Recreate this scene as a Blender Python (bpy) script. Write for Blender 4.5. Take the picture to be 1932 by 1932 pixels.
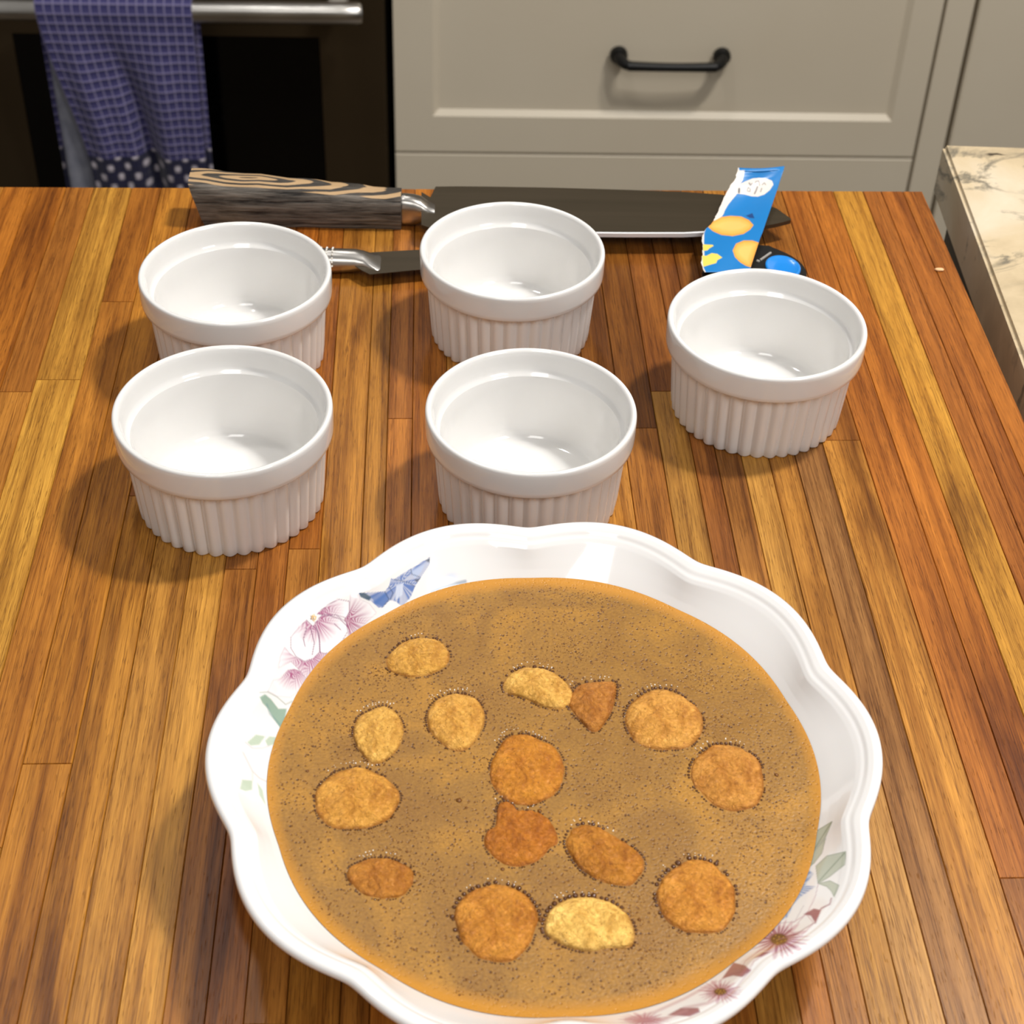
import bpy, bmesh, math, random
import numpy as np
from mathutils import Vector, Matrix, noise

for o in list(bpy.data.objects): bpy.data.objects.remove(o)
S = bpy.context.scene
COL = S.collection
TABLE = 0.9                      # height of the butcher-block surface above the floor
RES = 1932.0
F, PITCH, ROLL, H = 3147.9, 0.70746, 0.03559, 0.495   # focal (px), pitch, roll, camera height above the block

# ------------------------------------------------------------------ camera
cp, sp, cr, sr = math.cos(PITCH), math.sin(PITCH), math.cos(ROLL), math.sin(ROLL)
RIGHT = Vector((cr, sr * sp, sr * cp)); UP = Vector((-sr, cr * sp, cr * cp)); FWD = Vector((0, cp, -sp))
cam = bpy.data.cameras.new('camera'); camo = bpy.data.objects.new('camera', cam); COL.objects.link(camo)
M = Matrix((RIGHT, UP, -FWD)).transposed().to_4x4(); M.translation = (0, 0, H)
camo.matrix_world = M
cam.sensor_width = 36; cam.sensor_fit = 'HORIZONTAL'; cam.lens = F / RES * 36
cam.clip_start = 0.02; cam.clip_end = 50
cam.dof.use_dof = True; cam.dof.focus_distance = 0.72; cam.dof.aperture_fstop = 22
S.camera = camo

# ------------------------------------------------------------------ light and exposure
S.view_settings.view_transform = 'Standard'; S.view_settings.look = 'None'
S.view_settings.exposure = 0.08; S.view_settings.gamma = 1.0; S.view_settings.use_curve_mapping = False
w = bpy.data.worlds.new('kitchen_ambient'); S.world = w; w.use_nodes = True
w.node_tree.nodes['Background'].inputs[0].default_value = (1.0, 0.97, 0.93, 1)
w.node_tree.nodes['Background'].inputs[1].default_value = 0.24

def area(name, loc, target, sx, sy, power, color):
    l = bpy.data.lights.new(name, 'AREA'); l.shape = 'RECTANGLE'; l.size = sx; l.size_y = sy
    l.energy = power; l.color = color
    o = bpy.data.objects.new(name, l); COL.objects.link(o); o.location = loc
    o.rotation_euler = (Vector(target) - Vector(loc)).to_track_quat('-Z', 'Y').to_euler()
    return o
area('ceiling_lamp', (0.60, 0.86, 1.45), (0, 0.45, 0), 0.09, 0.09, 12.5, (1.0, 0.985, 0.96))
area('ceiling_lamp', (-0.42, 1.10, 1.50), (0, 0.6, 0), 0.09, 0.09, 3.6, (1.0, 0.985, 0.96))
area('hood_lamp', (-0.12, 1.75, 1.20), (0, 0.6, 0), 0.12, 0.34, 1.5, (1.0, 0.98, 0.95))
area('overhead_fill', (-0.22, -0.55, 1.45), (0.0, 0.8, -0.2), 0.5, 0.6, 5.5, (1.0, 0.985, 0.96))  # added soft fill behind the camera, brightens cabinet fronts and near sides
area('side_panel', (0.93, -0.38, 1.09), (0.05, 0.7, -0.05), 0.45, 0.55, 6.5, (0.98, 0.985, 1.0))
area('ceiling_lamp', (0.80, 0.95, 1.6), (0.45, 2.0, -0.4), 0.2, 0.2, 15.0, (1.0, 0.94, 0.86))

# ------------------------------------------------------------------ helpers
def lin(c, a=1.0):
    r = []
    for v in c:
        v /= 255.0
        r.append(v / 12.92 if v <= 0.04045 else ((v + 0.055) / 1.055) ** 2.4)
    return (r[0], r[1], r[2], a)

def at(px, py, z=None, Y=None):
    """point of the scene seen at a place of the photograph, on a height z or a depth Y"""
    x = (px - 966) / F; y = -(py - 966) / F
    d = RIGHT * x + UP * y + FWD
    t = (z - H) / d.z if z is not None else Y / d.y
    return Vector((0, 0, H)) + d * t

def to_px(P):
    P = np.asarray(P, float) - np.array((0, 0, H))
    x = P @ np.array(RIGHT); y = P @ np.array(UP); z = P @ np.array(FWD)
    return np.stack([966 + F * x / z, 966 - F * y / z], -1)

def mesh_obj(name, verts, faces, mat, parent=None, smooth=True, loc=None):
    me = bpy.data.meshes.new(name)
    me.from_pydata([tuple(v) for v in verts], [], [tuple(f) for f in faces])
    if smooth: me.polygons.foreach_set('use_smooth', [True] * len(me.polygons))
    me.update()
    if mat: me.materials.append(mat)
    o = bpy.data.objects.new(name, me); COL.objects.link(o)
    if parent: o.parent = parent
    if loc is not None: o.location = loc
    return o

def bm_obj(name, bm, mat, parent=None, smooth=False, loc=None, angle=None):
    bmesh.ops.recalc_face_normals(bm, faces=bm.faces[:])
    me = bpy.data.meshes.new(name); bm.to_mesh(me); bm.free()
    if smooth:
        me.polygons.foreach_set('use_smooth', [True] * len(me.polygons))
        if angle: me.set_sharp_from_angle(angle=math.radians(angle))
    if mat: me.materials.append(mat)
    o = bpy.data.objects.new(name, me); COL.objects.link(o)
    if parent: o.parent = parent
    if loc is not None: o.location = loc
    return o

def tag(o, label=None, cat=None, group=None, kind=None):
    if label: o['label'] = label
    if cat: o['category'] = cat
    if group: o['group'] = group
    if kind: o['kind'] = kind
    return o

def empty(name, loc, rz=0):
    o = bpy.data.objects.new(name, None); COL.objects.link(o); o.location = loc; o.rotation_euler = (0, 0, rz)
    o.empty_display_size = 0.02
    return o

def add_box(bm, x0, x1, y0, y1, z0, z1, bev=0.0, seg=2):
    b = bmesh.new()
    vs = [b.verts.new((x, y, z)) for x in (x0, x1) for y in (y0, y1) for z in (z0, z1)]
    for f in ((0, 1, 3, 2), (4, 6, 7, 5), (0, 4, 5, 1), (2, 3, 7, 6), (0, 2, 6, 4), (1, 5, 7, 3)):
        b.faces.new([vs[i] for i in f])
    if bev: bmesh.ops.bevel(b, geom=b.edges[:], offset=bev, segments=seg, affect='EDGES')
    me = bpy.data.meshes.new('t'); b.to_mesh(me); b.free(); bm.from_mesh(me); bpy.data.meshes.remove(me)

def add_tube(bm, pts, rad, n=16, cap=True):
    pts = [Vector(p) for p in pts]; rings = []
    rads = rad if isinstance(rad, (list, tuple)) else [rad] * len(pts)
    for i, p in enumerate(pts):
        d = (pts[min(i + 1, len(pts) - 1)] - pts[max(i - 1, 0)]).normalized()
        a = d.orthogonal() if i == 0 else a - d * a.dot(d)
        a.normalize(); b_ = d.cross(a)
        rings.append([bm.verts.new(p + (a * math.cos(t) + b_ * math.sin(t)) * rads[i]) for t in [2 * math.pi * k / n for k in range(n)]])
    for r0, r1 in zip(rings, rings[1:]):
        for k in range(n): bm.faces.new((r0[k], r0[(k + 1) % n], r1[(k + 1) % n], r1[k]))
    if cap: bm.faces.new(rings[0]); bm.faces.new(rings[-1])

def lathe(prof, n, rfun=None):
    """prof: list of (r, z); rfun(theta, i, r, z) -> r ; returns verts, faces (poles closed when r==0)"""
    th = [2 * math.pi * k / n for k in range(n)]
    V = []; Fc = []; rows = []
    for i, (r, z) in enumerate(prof):
        if r == 0:
            rows.append([len(V)]); V.append((0, 0, z))
        else:
            row = []
            for t in th:
                rr = rfun(t, i, r, z) if rfun else r
                row.append(len(V)); V.append((rr * math.cos(t), rr * math.sin(t), z))
            rows.append(row)
    for a, b in zip(rows, rows[1:]):
        if len(a) == 1 and len(b) == 1: continue
        for k in range(n):
            k2 = (k + 1) % n
            if len(a) == 1: Fc.append((a[0], b[k2], b[k]))
            elif len(b) == 1: Fc.append((a[k], a[k2], b[0]))
            else: Fc.append((a[k], a[k2], b[k2], b[k]))
    return V, Fc

# ------------------------------------------------------------------ materials
class NT:
    def __init__(s, name):
        s.m = bpy.data.materials.new(name); s.m.use_nodes = True
        s.t = s.m.node_tree; s.p = s.t.nodes['Principled BSDF']
    def n(s, typ, **kw):
        nd = s.t.nodes.new(typ)
        for k, v in kw.items():
            if k.startswith('_'): setattr(nd, k[1:], v)
            else:
                nd.inputs[k.replace('__', ' ')].default_value = v
        return nd
    def l(s, a, ao, b, bi): s.t.links.new(a.outputs[ao], b.inputs[bi])
    def coord(s, scale=(1, 1, 1), typ='Object', rot=(0, 0, 0)):
        c = s.n('ShaderNodeTexCoord'); mp = s.n('ShaderNodeMapping'); mp.inputs['Scale'].default_value = scale
        mp.inputs['Rotation'].default_value = rot
        s.l(c, typ, mp, 'Vector'); return mp
    def ramp(s, stops, interp='LINEAR'):
        r = s.n('ShaderNodeValToRGB'); e = r.color_ramp; e.interpolation = interp
        e.elements[0].position, e.elements[0].color = stops[0]
        e.elements[1].position, e.elements[1].color = stops[-1]
        for pos, c in stops[1:-1]:
            x = e.elements.new(pos); x.color = c
        return r
    def mix(s, fac=None, a=None, b=None, blend='MIX'):
        m = s.n('ShaderNodeMix', _data_type='RGBA', _blend_type=blend)
        if isinstance(fac, (int, float)): m.inputs[0].default_value = fac
        elif fac: s.t.links.new(fac, m.inputs[0])
        for v, i in ((a, 6), (b, 7)):
            if v is None: continue
            if isinstance(v, tuple): m.inputs[i].default_value = v
            else: s.t.links.new(v, m.inputs[i])
        return m
    def math(s, op, a, b=None):
        m = s.n('ShaderNodeMath', _operation=op)
        for v, i in ((a, 0), (b, 1)):
            if v is None: continue
            if isinstance(v, (int, float)): m.inputs[i].default_value = v
            else: s.t.links.new(v, m.inputs[i])
        return m
    def bump(s, height, dist, strength=1.0):
        b = s.n('ShaderNodeBump', Strength=strength, Distance=dist)
        s.t.links.new(height, b.inputs['Height']); s.l(b, 'Normal', s.p, 'Normal'); return b

def plain(name, rgb, rough=0.5, metal=0.0, coat=0.0, spec=0.5):
    m = NT(name); m.p.inputs['Base Color'].default_value = lin(rgb)
    m.p.inputs['Roughness'].default_value = rough; m.p.inputs['Metallic'].default_value = metal
    m.p.inputs['Coat Weight'].default_value = coat; m.p.inputs['Specular IOR Level'].default_value = spec
    return m.m

def noisy(name, c1, c2, scale, rough=0.5, metal=0.0, bump=0.0, bscale=None, cscale=(1, 1, 1), detail=4):
    m = NT(name); mp = m.coord(cscale)
    nz = m.n('ShaderNodeTexNoise', Scale=scale, Detail=detail); m.l(mp, 0, nz, 'Vector')
    r = m.ramp([(0.35, lin(c1)), (0.65, lin(c2))]); m.l(nz, 0, r, 0); m.l(r, 0, m.p, 'Base Color')
    m.p.inputs['Roughness'].default_value = rough; m.p.inputs['Metallic'].default_value = metal
    if bump:
        n2 = m.n('ShaderNodeTexNoise', Scale=bscale or scale, Detail=5.0); m.l(mp, 0, n2, 'Vector'); m.bump(n2.outputs[0], bump)
    return m.m

def wood_mat():
    m = NT('teak_stave_wood'); P = m.p
    tc = m.n('ShaderNodeTexCoord'); oi = m.n('ShaderNodeObjectInfo')
    off = m.n('ShaderNodeCombineXYZ')
    r1 = m.math('MULTIPLY', oi.outputs['Random'], 37.0); m.t.links.new(r1.outputs[0], off.inputs[0])
    r2 = m.math('MULTIPLY', oi.outputs['Random'], 91.0); m.t.links.new(r2.outputs[0], off.inputs[1])
    def co(scale):
        mp = m.n('ShaderNodeMapping'); mp.inputs['Scale'].default_value = scale
        m.l(tc, 'Object', mp, 'Vector')
        ad = m.n('ShaderNodeVectorMath', _operation='ADD'); m.l(mp, 0, ad, 0); m.l(off, 0, ad, 1); return ad
    # slow figure, bends the grain
    fig = m.n('ShaderNodeTexNoise', Scale=1.0, Detail=3.0, Distortion=0.9); m.l(co((46, 5.0, 20)), 0, fig, 'Vector')
    grain = m.n('ShaderNodeTexNoise', Scale=1.0, Detail=7.0, Roughness=0.66, Distortion=0.35); m.l(co((190, 3.6, 190)), 0, grain, 'Vector')
    fine = m.n('ShaderNodeTexNoise', Scale=1.0, Detail=3.0, Roughness=0.6); m.l(co((1500, 55, 1500)), 0, fine, 'Vector')
    vein = m.n('ShaderNodeTexNoise', Scale=1.0, Detail=5.0, Roughness=0.72, Distortion=0.5); m.l(co((330, 4.5, 330)), 0, vein, 'Vector')
    pore = m.n('ShaderNodeTexNoise', Scale=1.0, Detail=1.0); m.l(co((1700, 120, 1700)), 0, pore, 'Vector')
    base = oi.outputs['Color']
    rg = m.ramp([(0.28, (0.42, 0.34, 0.27, 1)), (0.40, (0.76, 0.70, 0.62, 1)), (0.50, (1.0, 1.0, 0.98, 1)), (0.62, (1.16, 1.20, 1.2, 1)), (0.78, (1.42, 1.5, 1.55, 1))])
    m.l(grain, 0, rg, 0)
    c1 = m.mix(1.0, base, rg.outputs[0], 'MULTIPLY')
    rf = m.ramp([(0.30, (0.40, 0.31, 0.24, 1)), (0.42, (0.84, 0.79, 0.74, 1)), (0.54, (1.05, 1.05, 1.04, 1)), (0.7, (1.24, 1.26, 1.24, 1))]); m.l(fig, 0, rf, 0)
    c2 = m.mix(0.85, c1.outputs[2], rf.outputs[0], 'MULTIPLY')
    rr = m.ramp([(0.34, (0.78, 0.75, 0.72, 1)), (0.66, (1.14, 1.14, 1.14, 1))]); m.l(fine, 0, rr, 0)
    c3 = m.mix(1.0, c2.outputs[2], rr.outputs[0], 'MULTIPLY')
    # thin dark growth lines
    vb = m.math('SUBTRACT', vein.outputs[0], 0.47); va = m.math('ABSOLUTE', vb.outputs[0])
    rv = m.ramp([(0.004, (0.34, 0.26, 0.18, 1)), (0.022, (1, 1, 1, 1))]); m.l(va, 0, rv, 0)
    c3b = m.mix(0.75, c3.outputs[2], rv.outputs[0], 'MULTIPLY')
    rp = m.ramp([(0.67, (0, 0, 0, 1)), (0.73, (1, 1, 1, 1))]); m.l(pore, 0, rp, 0)
    rpm = m.math('MULTIPLY', rp.outputs[0], 0.55); c4 = m.mix(rpm.outputs[0], c3b.outputs[2], lin((96, 54, 18)))
    m.l(c4, 2, P, 'Base Color')
    P.inputs['Roughness'].default_value = 0.36
    P.inputs['Specular IOR Level'].default_value = 0.28
    h = m.math('SUBTRACT', fine.outputs[0], rp.outputs[0]); m.bump(h.outputs[0], 0.00012, 0.7)
    return m.m
WOOD = wood_mat()

def porcelain(name, rough=0.09, attr=None):
    m = NT(name); P = m.p
    if attr:
        a = m.n('ShaderNodeAttribute', _attribute_name=attr); m.l(a, 'Color', P, 'Base Color')
    else: P.inputs['Base Color'].default_value = lin((230, 228, 225))
    P.inputs['Roughness'].default_value = rough; P.inputs['IOR'].default_value = 1.5
    P.inputs['Coat Weight'].default_value = 0.4; P.inputs['Coat Roughness'].default_value = 0.04
    P.inputs['Subsurface Weight'].default_value = 0.06; P.inputs['Subsurface Radius'].default_value = (0.002, 0.0015, 0.001)
    mp = m.coord(); nz = m.n('ShaderNodeTexNoise', Scale=55.0, Detail=1.0); m.l(mp, 0, nz, 'Vector'); m.bump(nz.outputs[0], 0.0002, 0.4)
    return m.m
GLAZE = porcelain('white_glaze'); PLATE = porcelain('printed_glaze', 0.08, 'print')

def liquid_mat():
    m = NT('frothy_caramel_liquid'); P = m.p; mp = m.coord()
    big = m.n('ShaderNodeTexNoise', Scale=28.0, Detail=3.0, Distortion=1.2); m.l(mp, 0, big, 'Vector')
    c = m.ramp([(0.30, lin((138, 96, 34))), (0.48, lin((150, 107, 40))), (0.68, lin((172, 122, 40)))]); m.l(big, 0, c, 0)
    fz = m.n('ShaderNodeTexNoise', Scale=900.0, Detail=3.0); m.l(mp, 0, fz, 'Vector')
    rf = m.ramp([(0.35, (0.84, 0.82, 0.78, 1)), (0.65, (1.14, 1.14, 1.14, 1))]); m.l(fz, 0, rf, 0)
    c1 = m.mix(1.0, c.outputs[0], rf.outputs[0], 'MULTIPLY')
    def pores(scale, lo, hi, col, prev, rnd=1.0):
        v = m.n('ShaderNodeTexVoronoi', Scale=scale, Randomness=rnd); m.l(mp, 0, v, 'Vector')
        r = m.ramp([(lo, (1, 1, 1, 1)), (hi, (0, 0, 0, 1))]); m.l(v, 'Distance', r, 0)
        return m.mix(r.outputs[0], prev, lin(col)), r
    c2, p1 = pores(560.0, 0.16, 0.30, (112, 70, 18), c1.outputs[2])
    c3, p2 = pores(300.0, 0.09, 0.17, (84, 48, 10), c2.outputs[2])
    # thin liquid near the wall of the bowl is more golden
    ln = m.n('ShaderNodeVectorMath', _operation='LENGTH'); cc = m.n('ShaderNodeTexCoord')
    m.l(cc, 'Object', ln, 0)
    rg = m.ramp([(0.945, (0, 0, 0, 1)), (1.0, (1, 1, 1, 1))])
    dv = m.math('DIVIDE', ln.outputs['Value'], 0.1005); m.t.links.new(dv.outputs[0], rg.inputs[0])
    c4 = m.mix(rg.outputs[0], c3.outputs[2], lin((194, 132, 36)))
    m.l(c4, 2, P, 'Base Color')
    P.inputs['Roughness'].default_value = 0.38; P.inputs['Specular IOR Level'].default_value = 0.4
    h0 = m.math('ADD', p1.outputs[0], p2.outputs[0]); h1 = m.math('MULTIPLY', h0.outputs[0], -0.6)
    h2 = m.math('ADD', h1.outputs[0], fz.outputs[0]); m.bump(h2.outputs[0], 0.0003, 0.55)
    return m.m
LIQ = liquid_mat()

def cookie_mat():
    m = NT('baked_biscuit'); P = m.p; mp = m.coord(); oi = m.n('ShaderNodeObjectInfo')
    n0 = m.n('ShaderNodeTexNoise', Scale=75.0, Detail=3.0, Roughness=0.6, Distortion=0.8); m.l(mp, 0, n0, 'Vector')
    r0 = m.ramp([(0.30, (0.74, 0.62, 0.42, 1)), (0.5, (1.05, 1.05, 1.0, 1)), (0.70, (1.22, 1.32, 1.5, 1))]); m.l(n0, 0, r0, 0)
    n1 = m.n('ShaderNodeTexNoise', Scale=360.0, Detail=8.0, Roughness=0.72, Distortion=1.8); m.l(mp, 0, n1, 'Vector')
    r = m.ramp([(0.30, (0.72, 0.62, 0.44, 1)), (0.48, (1.08, 1.08, 1.04, 1)), (0.62, (1.34, 1.42, 1.55, 1))]); m.l(n1, 0, r, 0)
    cA = m.mix(1.0, oi.outputs['Color'], r0.outputs[0], 'MULTIPLY')
    c = m.mix(1.0, cA.outputs[2], r.outputs[0], 'MULTIPLY')
    v = m.n('ShaderNodeTexVoronoi', Scale=480.0); m.l(mp, 0, v, 'Vector')
    rp = m.ramp([(0.07, (1, 1, 1, 1)), (0.13, (0, 0, 0, 1))]); m.l(v, 'Distance', rp, 0)
    c2 = m.mix(rp.outputs[0], c.outputs[2], lin((140, 84, 26)))
    # darker brown towards the rim of the biscuit
    a = m.n('ShaderNodeAttribute', _attribute_name='edge')
    c3 = m.mix(a.outputs['Fac'], c2.outputs[2], lin((150, 86, 20)))
    m.l(c3, 2, P, 'Base Color')
    P.inputs['Roughness'].default_value = 0.42; P.inputs['Specular IOR Level'].default_value = 0.4
    P.inputs['Subsurface Weight'].default_value = 0.0
    n2 = m.n('ShaderNodeTexNoise', Scale=300.0, Detail=6.0, Roughness=0.62, Distortion=1.6); m.l(mp, 0, n2, 'Vector')
    m.bump(n2.outputs[0], 0.0020, 0.85)
    return m.m
COOKIE = cookie_mat()

def granite_mat():
    m = NT('veined_granite'); P = m.p; mp = m.coord((1, 1, 1))
    a = m.n('ShaderNodeTexNoise', Scale=9.0, Detail=6.0, Roughness=0.6, Distortion=0.6); m.l(mp, 0, a, 'Vector')
    r = m.ramp([(0.3, lin((170, 150, 118))), (0.5, lin((202, 182, 148))), (0.7, lin((216, 203, 180)))]); m.l(a, 0, r, 0)
    mp2 = m.coord((1.0, 2.1, 1.0), rot=(0, 0, 0.5))
    b = m.n('ShaderNodeTexNoise', Scale=6.0, Detail=8.0, Roughness=0.62, Distortion=1.4); m.l(mp2, 0, b, 'Vector')
    rb = m.ramp([(0.465, (0, 0, 0, 1)), (0.5, (0.9, 0.9, 0.9, 1)), (0.535, (0, 0, 0, 1))]); m.l(b, 0, rb, 0)
    bm_ = m.n('ShaderNodeTexNoise', Scale=14.0, Detail=2.0); m.l(mp, 0, bm_, 'Vector')
    rbm = m.ramp([(0.45, (0, 0, 0, 1)), (0.6, (1, 1, 1, 1))]); m.l(bm_, 0, rbm, 0)
    vv = m.math('MULTIPLY', rb.outputs[0], rbm.outputs[0])
    c = m.mix(vv.outputs[0], r.outputs[0], lin((96, 92, 82)))
    d = m.n('ShaderNodeTexNoise', Scale=38.0, Detail=3.0, Roughness=0.5); m.l(mp2, 0, d, 'Vector')
    rd = m.ramp([(0.655, (0, 0, 0, 1)), (0.72, (1, 1, 1, 1))]); m.l(d, 0, rd, 0)
    c2 = m.mix(rd.outputs[0], c.outputs[2], lin((44, 32, 20)))
    m.l(c2, 2, P, 'Base Color'); P.inputs['Roughness'].default_value = 0.3
    return m.m
GRANITE = granite_mat()

PAINT = noisy('greige_cabinet_paint', (212, 200, 178), (216, 205, 184), 3.0, 0.42, bump=0.0001, bscale=200)
BLACKMETAL = plain('matte_black_iron', (12, 11, 10), 0.45, 0.3)
DARKSTEEL = noisy('dark_stainless', (70, 58, 42), (86, 72, 52), 4.0, 0.38, 0.75, cscale=(1, 1, 0.05))
GLASS = plain('black_oven_glass', (2, 2, 2), 0.12, 0, 0, 0.3)
STEEL = noisy('brushed_stainless', (176, 172, 166), (206, 202, 196), 12.0, 0.28, 1.0, cscale=(1, 6, 6))
BLADE = noisy('blade_steel', (66, 57, 42), (74, 64, 49), 40.0, 0.4, 0.55, cscale=(0.2, 4, 1))  # dark tone stands in for a dim room mirrored in the steel
SPINE = plain('spine_highlight_steel', (240, 240, 242), 0.35, 0.25)  # near-white colour carries the highlight along the knife spine
FLOORM = noisy('dark_floor_tile', (84, 72, 58), (98, 84, 68), 6.0, 0.4)
WALLM = noisy('painted_wall', (120, 112, 100), (126, 118, 106), 3.0, 0.8)
BUBBLE = plain('brown_bubble', (88, 50, 12), 0.12, 0, 0.3)
FOAM = plain('pale_foam_glint', (250, 240, 222), 0.06, 0, 1.0)  # pale foam, whitened so that its glints sit in the colour
DARKGAP = plain('shadow_gap_board', (30, 28, 24), 0.8)

# ================================================================== setting
CY, CAW = 2.0, 0.05     # plane of the cabinet fronts and its turn
def cab(name):  # a thing standing in the cabinet frame
    return empty(name, (0, CY, 0), CAW)

bm = bmesh.new(); add_box(bm, -3.0, 3.0, -1.5, 3.0, -TABLE - 0.05, -TABLE)
tag(bm_obj('floor', bm, FLOORM), kind='structure')
bm = bmesh.new(); add_box(bm, -3.0, 3.0, 0.63, 0.73, -TABLE, 1.7)
o = bm_obj('wall_back', bm, WALLM, loc=(0, CY, 0)); o.rotation_euler = (0, 0, CAW); tag(o, kind='structure')

# --- drawer cabinet
cb = cab('drawer_cabinet')
tag(cb, 'greige painted kitchen cabinet with wide drawers beside the dark oven', 'cabinet')
XL, XR, SM = -0.172, 0.522, 0.563
bm = bmesh.new()
add_box(bm, XL + 0.002, SM - 0.001, 0.02, 0.6, -0.80, -0.035)
add_box(bm, XL + 0.03, SM - 0.03, 0.08, 0.58, -TABLE, -0.80)
bm_obj('carcass', bm, PAINT, cb)
bm = bmesh.new(); add_box(bm, XR + 0.004, SM - 0.002, 0.0, 0.02, -0.80, -0.04, 0.0008)
bm_obj('stile', bm, PAINT, cb)
def shaker(name, z0, z1, parent, rail=0.052):
    """one drawer front: a frame with a sunk, bevelled panel"""
    bm = bmesh.new()
    x0, x1 = XL, XR
    ix0, ix1, iz0, iz1 = x0 + rail - 0.002, x1 - 0.038, z0 + rail, z1 - rail
    def ring(a0, a1, c0, c1, d): return [bm.verts.new(v) for v in ((a0, d, c0), (a1, d, c0), (a1, d, c1), (a0, d, c1))]
    r0 = ring(x0, x1, z0, z1, 0.018); r1 = ring(x0, x1, z0, z1, 0.0008)
    r1b = ring(x0 + 0.0008, x1 - 0.0008, z0 + 0.0008, z1 - 0.0008, 0.0)
    r2 = ring(ix0, ix1, iz0, iz1, 0.0); r3 = ring(ix0 + 0.0075, ix1 - 0.0075, iz0 + 0.0075, iz1 - 0.0075, 0.007)
    for a, b in ((r0, r1), (r1, r1b), (r1b, r2), (r2, r3)):
        for k in range(4): bm.faces.new((a[k], a[(k + 1) % 4], b[(k + 1) % 4], b[k]))
    bm.faces.new(r3); bm.faces.new(r0)
    return bm_obj(name, bm, PAINT, parent)
d1 = shaker('drawer', -0.5855, -0.20, cb)
d2 = shaker('drawer', -0.795, -0.5890, cb)
d0 = shaker('drawer', -0.1965, -0.045, cb, 0.04)
def pull(parent, xa, xb, z):
    bm = bmesh.new()
    for x, s in ((xa, 1), (xb, -1)):
        add_tube(bm, [(x, -0.0005, z), (x, -0.006, z), (x, -0.010, z)], [0.0115, 0.0115, 0.0095], 20)
        add_tube(bm, [(x, -0.008, z), (x + s * 0.002, -0.018, z - 0.001), (x + s * 0.008, -0.027, z - 0.002), (x + s * 0.016, -0.0305, z - 0.002)],
                 [0.0085, 0.0075, 0.0065, 0.006], 14)
    n = 16
    pts = [(xa + 0.010 + (xb - xa - 0.020) * k / n, -0.0300 - 0.002 * math.sin(math.pi * k / n), z - 0.002) for k in range(n + 1)]
    add_tube(bm, pts, [0.0064 - 0.0008 * math.sin(math.pi * k / n) for k in range(n + 1)], 14)
    o = bm_obj('handle', bm, BLACKMETAL, parent, True, angle=50); o['label'] = 'black iron bow handle with round feet'
    return o
pull(d1, 0.1155, 0.2480, -0.4435)
pull(d0, 0.1155, 0.2480, -0.12)

# --- panel to the right of the seam
pn = cab('tall_cabinet'); tag(pn, 'pale greige cabinet with plain front behind the granite counter', 'cabinet')
bm = bmesh.new(); add_box(bm, SM + 0.004, 1.35, 0.02, 0.6, -TABLE, 1.3); bm_obj('carcass', bm, PAINT, pn)
bm = bmesh.new(); add_box(bm, SM + 0.0035, 1.35, -0.004, 0.02, -0.80, 1.3, 0.0015); bm_obj('front_panel', bm, PAINT, pn)

# --- worktop behind, above the frame
bm = bmesh.new(); add_box(bm, XL - 0.003, SM + 0.003, -0.02, 0.62, -0.032, 0.0, 0.003)
o = bm_obj('worktop', bm, GRANITE, loc=(0, CY, 0)); o.rotation_euler = (0, 0, CAW)
tag(o, 'pale stone worktop lying on the drawer cabinet', 'worktop')

# --- oven
ov = cab('oven'); tag(ov, 'dark stainless oven with black glass door and towel on its bar', 'oven')
OX0, OX1 = -0.935, -0.180
bm = bmesh.new(); add_box(bm, OX0, OX1, 0.022, 0.6, -TABLE + 0.03, 0.0); add_box(bm, OX0 + 0.02, OX1 - 0.02, 0.05, 0.58, -TABLE, -TABLE + 0.03)
bm_obj('body', bm, BLACKMETAL, ov)
wx0, wx1, wz0, wz1 = -0.650, -0.2650, -0.70, -0.4265
bm = bmesh.new()
def ring(bm, a0, a1, c0, c1, d): return [bm.verts.new(v) for v in ((a0, d, c0), (a1, d, c0), (a1, d, c1), (a0, d, c1))]
A = ring(bm, OX0, OX1 - 0.002, -0.80, -0.28, 0.02); B = ring(bm, OX0, OX1 - 0.002, -0.80, -0.28, 0.003)
B2 = ring(bm, OX0 + 0.003, OX1 - 0.005, -0.797, -0.283, 0.0); C_ = ring(bm, wx0, wx1, wz0, wz1, 0.0); D_ = ring(bm, wx0 + 0.001, wx1 - 0.001, wz0 + 0.001, wz1 - 0.001, 0.004)
for a, b in ((A, B), (B, B2), (B2, C_), (C_, D_)):
    for k in range(4): bm.faces.new((a[k], a[(k + 1) % 4], b[(k + 1) % 4], b[k]))
bm.faces.new(A)
door = bm_obj('door', bm, DARKSTEEL, ov)
bm = bmesh.new(); add_box(bm, wx0 + 0.0005, wx1 - 0.0005, 0.002, 0.012, wz0 + 0.0005, wz1 - 0.0005)
g = bm_obj('window', bm, GLASS, door); g['label'] = 'black glass window'
bm = bmesh.new(); add_box(bm, OX0, OX1 - 0.002, 0.0, 0.02, -0.275, -0.02, 0.003)
bm_obj('control_panel', bm, DARKSTEEL, ov)
HZ = -0.3625
bm = bmesh.new()
add_tube(bm, [(-0.905, -0.068, HZ), (-0.903, -0.068, HZ)] + [(x, -0.068 - 0.003 * math.cos((x + 0.56) * 3.2), HZ) for x in np.linspace(-0.9, -0.212, 24)] + [(-0.2085, -0.068, HZ), (-0.2065, -0.068, HZ)],
         [0.009, 0.0125] + [0.0138] * 24 + [0.0125, 0.009], 24)
for x in (-0.88, -0.235): add_box(bm, x - 0.012, x + 0.012, -0.068, 0.001, HZ + 0.001, HZ + 0.017, 0.003)
hb = bm_obj('handle', bm, STEEL, door, True, angle=50); hb['label'] = 'bright brushed steel bar handle'

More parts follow.
